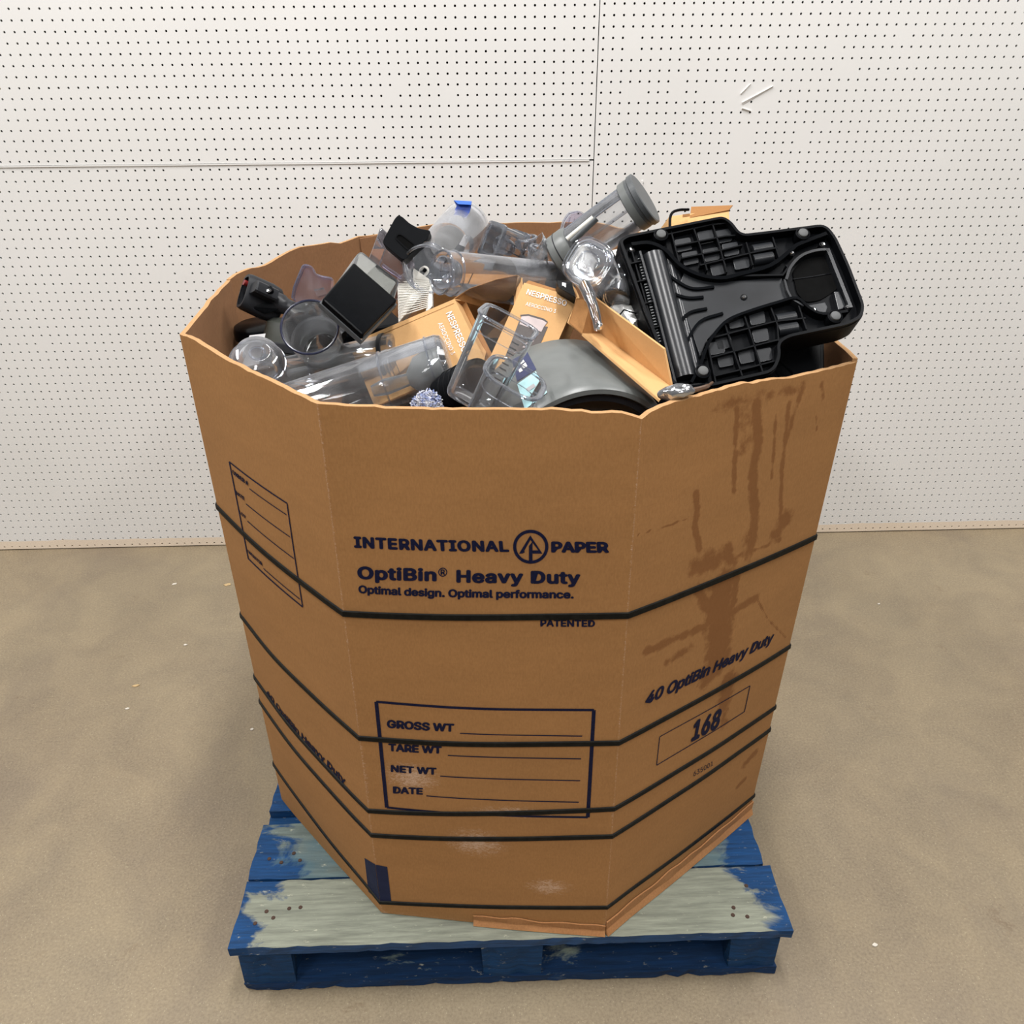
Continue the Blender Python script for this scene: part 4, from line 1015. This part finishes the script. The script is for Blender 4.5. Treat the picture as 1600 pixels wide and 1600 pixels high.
# roller housing: long half cylinders parallel to the left edge
for (p0, p1, r_, mt) in (((300, 490), (485, 1195), .0175, SHEEN), ((385, 480), (548, 1150), .0075, SHEEN), ((425, 530), (590, 1080), .005, BLACKS)):
    a, b = [np.array(q) for q in L2h([p0, p1], -DEP+.012)]
    mk('roller_cover', *tube([O_+ex_*a[0]+ey_*a[1]+ez_*(-DEP+.001), O_+ex_*b[0]+ey_*b[1]+ez_*(-DEP+.001)], r_, 28), mt, bp_, smooth=True)
rib('edge_rail', [(218, 480), (300, 760), (420, 1225)], .0030, h1=-.002, mat=SHEEN)
rib('edge_rail', [(165, 450), (260, 800), (330, 1010)], .0018, h1=-.006)
bl = []
for k in range(30):
    a = k/29; x, y = 205+a*115, 530+a*470
    q = L2h([(x, y), (x+16, y-4)], -.010); bl.append(strip(frB, q, .0016, -DEP+.004, -.008))
mk('bristle_row', *merge(*bl), GREYD, bp_)
for y in (545, 650, 775, 915):
    x = 130+(y-430)*.29; rib('cross_rib', [(x, y+6), (x+75, y-12)], .0018)
# curved fins
for f in ([(285, 565), (350, 590), (430, 650), (520, 692), (640, 682)], [(290, 672), (350, 690), (430, 728), (500, 745), (580, 740)], [(372, 985), (430, 900), (500, 830), (600, 805)], [(405, 1110), (480, 1000), (560, 880), (690, 832)]):
    rib('curved_fin', spl(f, 4), .0040, h1=-.006, mat=BLACKG)
# waffle ribs, upper and lower pockets
for pts in ([(395, 365), (440, 540)], [(520, 340), (560, 450), (600, 590)], [(628, 318), (670, 450), (712, 600)], [(822, 430), (860, 560)], [(972, 400), (1010, 520)],
            [(330, 395), (620, 330), (720, 320)], [(420, 450), (700, 395), (760, 390)], [(455, 520), (700, 470), (800, 445)], [(560, 560), (850, 490), (1000, 460)],
            [(700, 890), (735, 1000), (800, 1190)], [(810, 840), (860, 990), (915, 1165)], [(962, 800), (1000, 900), (1005, 990)], [(1120, 790), (1165, 925)],
            [(640, 970), (850, 915), (985, 880)], [(620, 1085), (860, 1020), (1000, 985)], [(640, 1190), (830, 1145), (1000, 1100)], [(600, 990), (650, 1230)], [(985, 880), (1160, 860)]):
    rib('waffle_rib', pts, .0020, h1=-.005)
for (x, y) in ((460, 445), (590, 400), (690, 395), (500, 520), (620, 500), (730, 470), (660, 580), (790, 545), (690, 1000), (760, 880), (880, 860), (900, 960), (700, 1100), (820, 1080), (920, 1070), (650, 1030)):
    q = L2h([(x-48, y-28), (x+42, y-44), (x+54, y+26), (x-30, y+44)], -DEP+.006)
    mk('pocket_floor', *prism(frB, rounded(q, .003, 3), -DEP+.002, -DEP+.006, .0006), SHEEN, bp_)
for (x, y) in ((910, 470), (915, 525), (1045, 865), (1055, 925)):
    a = np.array(L2h([(x-55, y+6), (x+55, y-12)], -DEP+.006)); mk('wheel_arch', *tube([O_+ex_*q[0]+ey_*q[1]+ez_*(-DEP+.004) for q in a], .0085, 20), SHEEN, bp_, smooth=True)
# rear well
well = [(1085, 600), (1120, 550), (1180, 525), (1270, 510), (1300, 560), (1345, 690), (1290, 730), (1240, 760), (1160, 772), (1110, 720)]
mk('well_floor', *prism(frB, rounded(L2h(well, -DEP+.004), .006, 3), -DEP+.002, -DEP+.004), HOLE, bp_)  # near-black colour carries the shade of the well
rib('well_wall', spl([(1050, 640), (1075, 570), (1130, 510), (1200, 480), (1270, 470), (1295, 480)], 4), .0040, h1=-.002, mat=SHEEN)
rib('well_wall', [(1285, 465), (1330, 580), (1418, 800)], .0050, h1=-.002, mat=SHEEN)
rib('well_wall', [(1040, 640), (1055, 700), (1080, 750), (1150, 790)], .0030, h1=-.003, mat=SHEEN)
rib('well_wall', [(1090, 640), (1200, 625), (1310, 605)], .0015, h1=-.012)
mk('well_ledge', *prism(frB, L2h([(1165, 790), (1270, 770), (1285, 800), (1275, 830), (1200, 825)], -DEP+.010), -DEP+.002, -DEP+.010, .001), SHEEN, bp_)
mk('well_ledge', *prism(frB, L2h([(1320, 710), (1350, 710), (1395, 800), (1345, 815)], -DEP+.010), -DEP+.002, -DEP+.010, .001), SHEEN, bp_)
for (x, y) in ((337, 388), (1143, 382), (575, 1165), (1327, 853)):
    q = L2h([(x, y)], 0)[0]; f_ = (O_+ex_*q[0]+ey_*q[1], ex_, ey_, ez_)
    mk('foot_socket', *lathe(f_, [(.0105, -DEP), (.0105, .0005), (.0088, .0015), (.0080, .0005), (.0080, -DEP)], 28), BLACKS, bp_, smooth=True)
    mk('rubber_foot', *lathe(f_, [(1e-5, .0042), (.0055, .0040), (.0068, .0030), (.0072, .0), (.0072, -.01)], 24), FOOT, bp_, smooth=True, label='round grey rubber foot')
for (x, y, h) in ((1257, 441, -.004), (1080, 489, -.004), (1206, 813, -.006), (1398, 797, -.004), (810, 740, -DEP+.010), (172, 470, -.006)):
    q = L2h([(x, y)], h)[0]; f_ = (O_+ex_*q[0]+ey_*q[1]+ez_*h, ex_, ey_, ez_)
    mk('screw_post', *lathe(f_, [(.0048, -DEP-h), (.0048, -.001), (.0030, -.0005)], 16), BLACK, bp_, smooth=True)
    mk('screw', *lathe(f_, [(1e-5, .0010), (.0026, .0008), (.0034, -.0004), (.0034, -.004)], 14), CHROME, bp_, smooth=True)

# --- black housing under it, at the right
bh = thing('black_housing', P(1250, 570, 1.2), 'black moulded machine housing in the shadow under the ribbed base plate', 'housing')
mk('shell', *hexa([P(1165, 640, 1.19), P(1195, 545, 1.24), P(1290, 520, 1.25), P(1290, 592, 1.22), P(1150, 640, 1.29), P(1170, 545, 1.33), P(1262, 520, 1.33), P(1262, 600, 1.30)], .008, 3), BLACKS, bh)
mk('ridge', *tube([P(1215, 560, 1.205), P(1245, 590, 1.19)], .0018, 8), BLACKG, bh, smooth=True)
mk('ridge', *tube([P(1205, 572, 1.20), P(1225, 596, 1.18)], .0018, 8), BLACKG, bh, smooth=True)

# --- upright canister with grey caps
gc = thing('capped_canister', P(880, 395, 1.45), 'clear ribbed canister with a dark grey cap, tilted up highest at the back', 'canister')
p0, p1 = P(897, 388, 1.43), P(1000, 315, 1.37); ax_ = nrm(p1-p0); L = np.linalg.norm(p1-p0); fr = frame(p0, ax_, CU)
mk('barrel', *lathe(fr, [(.034, 0), (.036, 0), (.038, L*.9), (.036, L*.9)], 48, closed=True), CLEAR, gc, smooth=True)
for k in range(10):
    a = 2*math.pi*k/10+.2; q = lambda h, r: fr[0]+fr[1]*math.cos(a)*r+fr[2]*math.sin(a)*r+fr[3]*h
    mk('barrel_rib', *tube([q(.006, .0368), q(L*.88, .0386)], .0016, 6), CLEARR, gc, smooth=True)
mk('top_cap', *lathe(fr, [(.030, L*.86), (.0405, L*.86), (.0415, L*.88), (.0425, L*1.0), (.0445, L*1.01), (.0445, L*1.07), (.042, L*1.08), (1e-5, L*1.08)], 56), GREYD, gc, smooth=False, label='dark grey cap at the raised end')
mk('cap_collar', *lathe(fr, [(.0408, L*.865), (.0422, L*.87), (.0428, L*.96), (.0408, L*.965)], 56), GREY, gc, smooth=True)
mk('lower_cap', *lathe(fr, [(1e-5, -.034), (.034, -.034), (.040, -.030), (.0405, -.004), (.038, .003), (.034, .004)], 56), GREY, gc, smooth=True, label='grey lower cap')
mk('cap_groove', *lathe(fr, [(.0405, -.018), (.0409, -.0175), (.0409, -.0165), (.0405, -.016)], 56), CHAR, gc)
g0, g1 = P(893, 378, 1.375), P(932, 341, 1.36)
mk('grey_bar', *tube([g0, g1], .0055, 14), GREYD, gc, smooth=True)
g0, g1 = P(886, 374, 1.375), P(927, 340, 1.36)
mk('pale_bar', *tube([g0, g1], .0042, 14), WHITEP, gc, smooth=True)

# --- jar with rounded square lid facing out
jar = thing('lidded_jar', P(930, 430, 1.2), 'clear jar whose rounded square ringed lid faces straight out, beside the black base plate', 'jar')
p0, p1 = P(919, 411, 1.165), P(945, 450, 1.27); fr = frame(p0, p1-p0, CU*.75+CR*.5); L = np.linalg.norm(p1-p0)
mk('lid', *lathe(fr, [(1e-5, -.003), (.012, -.003), (.014, 0), (.022, .001), (.024, -.003), (.027, -.004), (.030, -.001), (.032, .003), (.032, .008), (.026, .009), (1e-5, .006)], 56, 3.0), CLEARJ, jar, smooth=True)
for r_ in (.0145, .0245, .0285, .0322):
    mk('lid_ring', *lathe(fr, [(r_+.0010*math.cos(a), -.003+.0010*math.sin(a)) for a in np.linspace(0, 5.5, 7)], 56, 3.0, closed=True), CLEARR, jar, smooth=True)
mk('body', *lathe(fr, [(.030, .008), (.031, .010), (.027, L), (1e-5, L), (1e-5, L-.003), (.025, L-.003), (.028, .010)], 48, 3.0), CLEARJ, jar, smooth=True)
mk('spout', *tube(spl([P(913, 445, 1.155), P(922, 465, 1.145), P(930, 490, 1.14), P(935, 514, 1.135)], 5), [.0085]*6+[.007]*6+[.0062]*4, 16), CLEARJ, jar, smooth=True, label='clear tapering spout')
mk('spout_tip', *lathe(frame(P(936.5, 508, 1.128), CU*.3-CF, CR), [(1e-5, .004), (.004, .003), (.006, -.002), (1e-5, -.006)], 16), CHROME, jar, smooth=True)

# --- clear square basket and crisper bits at the back
bs = thing('clear_basket', P(790, 380, 1.45), 'square clear basket frame with thick edges, tilted at the back centre', 'basket')
p0, p1 = P(769, 372, 1.56), P(805, 398, 1.57); fr = frame(p0+CF*.01, -(CR*-.62+CU*.10-CF*.70), CU*.84+CR*.55)
Lb = .060
mk('wall', *lathe(fr, [(.0235, 0), (.0265, 0), (.030, Lb), (.0275, Lb)], 32, 9, 1.15, .9, closed=True), CLEARJ, bs)
mk('front_frame', *lathe(fr, [(.022, -.003), (.0285, -.003), (.0285, .003), (.022, .003)], 32, 9, 1.15, .9, closed=True), CLEARR, bs)
mk('back_frame', *lathe(fr, [(.026, Lb-.003), (.0335, Lb-.003), (.0335, Lb+.002), (.026, Lb+.002)], 32, 9, 1.15, .9, closed=True), CLEARR, bs)
for k in range(4):
    a = -.020+.0133*k; q = lambda b, h: fr[0]+fr[1]*a*1.1+fr[2]*b+fr[3]*h
    mk('slat', *tube([q(-.020, .004), q(-.024, Lb*.95)], .0013, 6), CLEARR, bs, smooth=True); mk('slat', *tube([q(.020, .004), q(.024, Lb*.95)], .0013, 6), CLEARR, bs, smooth=True)
mk('cross_bar', *tube([fr[0]+fr[1]*-.02+fr[3]*.02, fr[0]+fr[1]*.024+fr[2]*.01+fr[3]*.025], .0028, 8), CLEARR, bs, smooth=True)
mk('inner_cup', *lathe((fr[0]+fr[3]*.02, fr[1], fr[2], fr[3]), tank_prof(.017, .014, .036, .0015), 28), CLEARR, bs, smooth=True)
for i_, (u, v, d, ur, r_, lab) in enumerate(((823, 372, 1.58, (.25, .9), .017, 'small clear round cup standing at the back beside the clear basket'), (842, 388, 1.55, (-.5, .8), .015, 'small stepped clear cup low in front of the grey capped canister'))):
    cpn, frc, Lc = cyl_tank('clear_measuring_cup', lab, 'cup', P(u, v, d), P(u, v, d)-CU*.05*ur[1]+CR*.03*ur[0]+CF*.03, r_, r_*.8, wall=.002, sup=2.6, mat=CLEARJ, rings=(.3, .6), rnd=.003, n=32, group='small clear cups at the back')
    for k in range(3):
        a = k*1.3+.4; dirn = frc[1]*math.cos(a)+frc[2]*math.sin(a)
        mk('fin', *hexa([frc[0]+dirn*r_+frc[3]*.002-frc[2]*.0008, frc[0]+dirn*(r_+.012)+frc[3]*-.004, frc[0]+dirn*(r_+.010)+frc[3]*.012, frc[0]+dirn*r_*.95+frc[3]*.022]+[q+nrm(np.cross(dirn, frc[3]))*.002 for q in (frc[0]+dirn*r_+frc[3]*.002, frc[0]+dirn*(r_+.012)+frc[3]*-.004, frc[0]+dirn*(r_+.010)+frc[3]*.012, frc[0]+dirn*r_*.95+frc[3]*.022)]), CLEARR, cpn)
st = thing('clear_tray_stack', P(850, 400, 1.42), 'jagged stack of thin clear plastic trays left of the grey lower cap', 'trays')
for k in range(7):
    a = k*.9; b0 = P(838+k*3.4, 402-k*3.2, 1.40+.006*k); e1 = (CR*math.cos(.5+a*.3)+CU*math.sin(.5+a*.3))*.020; e2 = (-CR*.5+CU*.8-CF*.4)*.009
    mk('tray', *hexa([b0-e1-e2, b0+e1-e2*.6, b0+e1*.9+e2, b0-e1*.8+e2]+[q+CF*.003+CR*.001 for q in (b0-e1-e2, b0+e1-e2*.6, b0+e1*.9+e2, b0-e1*.8+e2)], .0005), CLEARJ, st)
# --- violet clear piece behind the canister
fr = frame(P(892, 365, 1.50), -CF*.85-CU*.45+CR*.25, CR)
vp = [(866, 390), (872, 372), (879, 345), (888, 332), (903, 329), (914, 337), (908, 352), (925, 370), (915, 388)]
o = mk('pale_violet_guard', *prism(fr, rounded([onplane(fr, *p) for p in vp], .005), -.0015, .0015), clear_mat('pale_violet_plastic', (.80, .76, .84), (.4, .35, .5), 1.2, .12), origin=P(890, 385, 1.5)); tag(o, 'pale violet clear plastic guard behind the tilted capped canister', 'guard')
mk('rib', *merge(*[tube([P(868+k*8, 388-k*2, 1.494), P(884+k*7, 338+k*2, 1.494)], .0012, 6) for k in range(5)]), CLEARR, o)
mk('lip', *strip(fr, rounded([onplane(fr, *p) for p in vp[1:7]], .005), .003, .0015, .010), CLEARR, o)

# --- jumble between the jar and the base plate
wc = thing('white_carton', P(970, 420, 1.35), 'white card box with dark stripes behind the lidded jar', 'box')
Q = [P(940, 450, 1.31), P(951, 392, 1.35), P(968, 388, 1.36), P(1003, 448, 1.30)]
mk('face', *hexa(Q+[q+CF*.05 for q in Q], .002), WHITEP, wc)
for x0 in (0, 1):
    a, b = (P(955+x0*9, 394, 1.346), P(986+x0*10, 446, 1.30)); mk('dark_stripe', *tube([a-CF*.002, b-CF*.002], .0022, 8), BLACKS, wc, smooth=True)
hs = thing('ribbed_hose', P(960, 470, 1.25), 'short black ribbed hose curled under the lidded jar', 'hose')
pth = spl([P(936, 462, 1.24), P(950, 472, 1.235), P(965, 472, 1.235), P(982, 462, 1.245)], 6)
mk('hose_tube', *tube(pth, .0125, 20), BLACKS, hs, smooth=True)
for k, p in enumerate(pth[1:-1]):
    tt = nrm(pth[k+2]-pth[k]); mk('ridge', *lathe(frame(p, tt, CU), [(.0125, -.0016), (.0148, -.0008), (.0148, .0008), (.0125, .0016)], 24), BLACK, hs, smooth=True)
t, fr, L = cyl_tank('clear_beaker', 'clear beaker lying mouth down between the white box and black base plate', 'beaker', P(975, 438, 1.225), P(962, 470, 1.20), .026, .022, rings=(.4,), mat=CLEARJ, rnd=.004)
wf = thing('foil_pouch', P(975, 495, 1.2), 'crinkled silvery white pouch low beside the trough shaped carton', 'pouch')
V, F = lathe(frame(P(975, 497, 1.20), -CF+CU*.4, CR), [(1e-5, .012), (.010, .012), (.018, .009), (.023, .002), (.024, -.006), (1e-5, -.012)], 30, 3.0)
V = [tuple(np.array(v)+.005*np.array(noise.noise_vector(Vector(v)*75))) for v in V]
PCH = NT('silvery_film'); PCH.set(Base_Color=(.62, .62, .60, 1), Metallic=.5, Roughness=.25)
mk('pouch', V, F, PCH.m, wf); mk('seam', *tube([P(957, 505, 1.185), P(975, 484, 1.18), P(994, 490, 1.185)], .0012, 6), BLACKS, wf)
bk = thing('black_adapter', P(868, 455, 1.33), 'small black power adapter with faint print between two cartons and the jar', 'adapter')
Q = [P(872, 448, 1.27), P(870, 437, 1.31), P(894, 441, 1.30), P(901, 466, 1.26)]
mk('body', *hexa(Q+[q+CF*.05 for q in Q], .003), BLACKS, bk)
mk('print_mark', *hexa([P(878, 442, 1.291)-CF*.003, P(884, 443, 1.291)-CF*.003, P(884, 450, 1.283)-CF*.004, P(878, 449, 1.283)-CF*.004]+[P(878, 442, 1.291)-CF*.002, P(884, 443, 1.291)-CF*.002, P(884, 450, 1.283)-CF*.003, P(878, 449, 1.283)-CF*.003]), LABELM, bk)
# --- dark appliances filling the heap below
fills = [('black_canister', 'black cylindrical canister deep in the heap under '+w_, 'canister', (x_, y_, .79), (0, 0, 1), r_, .26)
         for w_, x_, y_, r_ in (('the two clear tanks', .78, -1.16, .105), ('the black square tank', .80, -.88, .11), ('the clear basket', 1.04, -.70, .115), ('the middle cartons', 1.07, -1.0, .11), ('the capped canister', 1.32, -.90, .115), ('the ribbed base plate', 1.28, -1.22, .11))]
for nm, lab, cat, loc_, dr, r_, h_ in fills:
    t = thing(nm, loc_, lab, cat); fr = frame(loc_, dr, (1, 0, 0))
    mk('body', *lathe(fr, [(1e-5, -h_/2), (r_*.95, -h_/2), (r_, -h_/2+.01), (r_, h_/2-.02), (r_*.92, h_/2), (r_*.4, h_/2+.004), (1e-5, h_/2+.004)], 40, 2.6), BLACKS, t, smooth=True)
    mk('lid_ring', *lathe(fr, [(r_+.0005, h_/2-.045), (r_+.004, h_/2-.043), (r_+.004, h_/2-.033), (r_+.0005, h_/2-.031)], 40, 2.6), CHAR, t, smooth=True)
for k, (x, y, z, sx, sy, sz, a, tl, mt, lab) in enumerate(((1.31, -.72, 1.0, .16, .20, .10, .3, .12, CARTON, 'small kraft carton lying flat in the gap behind the ribbed base plate'), (.94, -.56, .97, .22, .13, .12, -.15, .1, CARTONI, 'brown carton jammed against the back wall of the bin behind the clear basket'),
                                                   (1.36, -1.22, 1.0, .13, .10, .08, .2, -.1, BLACKS, 'flat black module tucked beside the black housing at the right'), (.72, -.80, .99, .13, .16, .09, .5, .15, BLACKS, 'black module wedged under the handled dust bin at the left back'))):
    t = thing('carton' if mt in (CARTON, CARTONI) else 'black_module', (x, y, z), lab, 'carton' if mt in (CARTON, CARTONI) else 'module')
    M_ = Matrix.Rotation(a, 3, 'Z') @ Matrix.Rotation(tl, 3, 'X')
    q_ = lambda px, py, pz: np.array([x, y, z])+np.array(M_ @ Vector((px, py, pz)))
    mk('shell', *hexa([q_(-sx/2, -sy/2, -sz/2), q_(sx/2, -sy/2, -sz/2), q_(sx/2, -sy/2, sz/2), q_(-sx/2, -sy/2, sz/2), q_(-sx/2, sy/2, -sz/2), q_(sx/2, sy/2, -sz/2), q_(sx/2, sy/2, sz/2), q_(-sx/2, sy/2, sz/2)], .002 if mt != BLACKS else .008), mt, t)
    mk('top_seam', *hexa([q_(-.001, -sy/2, sz/2+.0002), q_(.001, -sy/2, sz/2+.0002), q_(.001, sy/2, sz/2+.0002), q_(-.001, sy/2, sz/2+.0002), q_(-.001, -sy/2, sz/2+.0006), q_(.001, -sy/2, sz/2+.0006), q_(.001, sy/2, sz/2+.0006), q_(-.001, sy/2, sz/2+.0006)]), HOLE, t)
# a layer of other boxed stock lower down carries the heap
for k, (x, y, z, sx, sy, sz, a, lab) in enumerate(((.84, -1.14, 0, .27, .27, .42, .1, 'front left'), (1.18, -1.14, 0, .30, .28, .42, -.05, 'front right'), (.84, -.80, 0, .27, .27, .42, .05, 'back left'), (1.18, -.80, 0, .30, .28, .42, .08, 'back right'))):
    t = thing('stock_carton', (x, y, Z0+.01), 'plain brown stock carton buried at the '+lab+' bottom of the bin', 'carton', )
    c, s_ = math.cos(a), math.sin(a); R2 = lambda px, py, pz: (x+c*px-s_*py, y+s_*px+c*py, pz)
    z0_, z1_ = Z0+.0105, Z0+.0105+sz*1.15
    mk('carton_body', *hexa([R2(-sx/2, -sy/2, z0_), R2(sx/2, -sy/2, z0_), R2(sx/2, -sy/2, z1_), R2(-sx/2, -sy/2, z1_), R2(-sx/2, sy/2, z0_), R2(sx/2, sy/2, z0_), R2(sx/2, sy/2, z1_), R2(-sx/2, sy/2, z1_)], .002), CARTONI, t)
    mk('sealing_tape', *hexa([R2(-.024, -sy/2, z1_+.0002), R2(.024, -sy/2, z1_+.0002), R2(.024, sy/2, z1_+.0002), R2(-.024, sy/2, z1_+.0002), R2(-.024, -sy/2, z1_+.0006), R2(.024, -sy/2, z1_+.0006), R2(.024, sy/2, z1_+.0006), R2(-.024, sy/2, z1_+.0006)]), CARTON, t)

# ---------------------------------------------------------------- bits on the floor
rr = random.Random(11)
CHIPW = plain('pale_chip', (.62, .58, .50, 1), .8); CHIPT = plain('tan_chip', (.50, .36, .18, 1), .8)
chips = [(355, 914, .013, CHIPT, 'tan crumb on the floor nearest the left side of the bin'), (273, 913, .008, CHIPW, 'pale sliver on the floor left of the tan crumb, near the wall'),
         (212, 1072, .010, CHIPT, 'small twisted tan scrap on the floor halfway down the left'), (199, 1108, .006, CHIPW, 'white speck on the floor below the twisted tan scrap'),
         (290, 1008, .006, CHIPW, 'pale crumb alone on the floor left of the second strap'), (394, 1140, .006, CHIPW, 'white fleck on the floor close to the bin, level with the lower straps'),
         (1367, 1477, .006, CHIPW, 'white fleck on the floor right of the pallet'), (1373, 944, .006, CHIPW, 'white speck on the floor right of the bin near the wall')]
for u, v, r_, mt, lab in chips:
    p = PZ(u, v, 0); n_ = 9; pts = [(r_*(.6+.5*rr.random())*math.cos(2*math.pi*k/n_), r_*.6*(.6+.5*rr.random())*math.sin(2*math.pi*k/n_)) for k in range(n_)]
    V, F = prism(frame(p, (0, 0, 1), (1, .3, 0)), pts, 0.0002, .0016); V = [(x, y, z+(.0015*rr.random() if z > .001 else 0)) for x, y, z in V]
    tag(mk('floor_crumb', V, F, mt, origin=p), lab, 'debris')
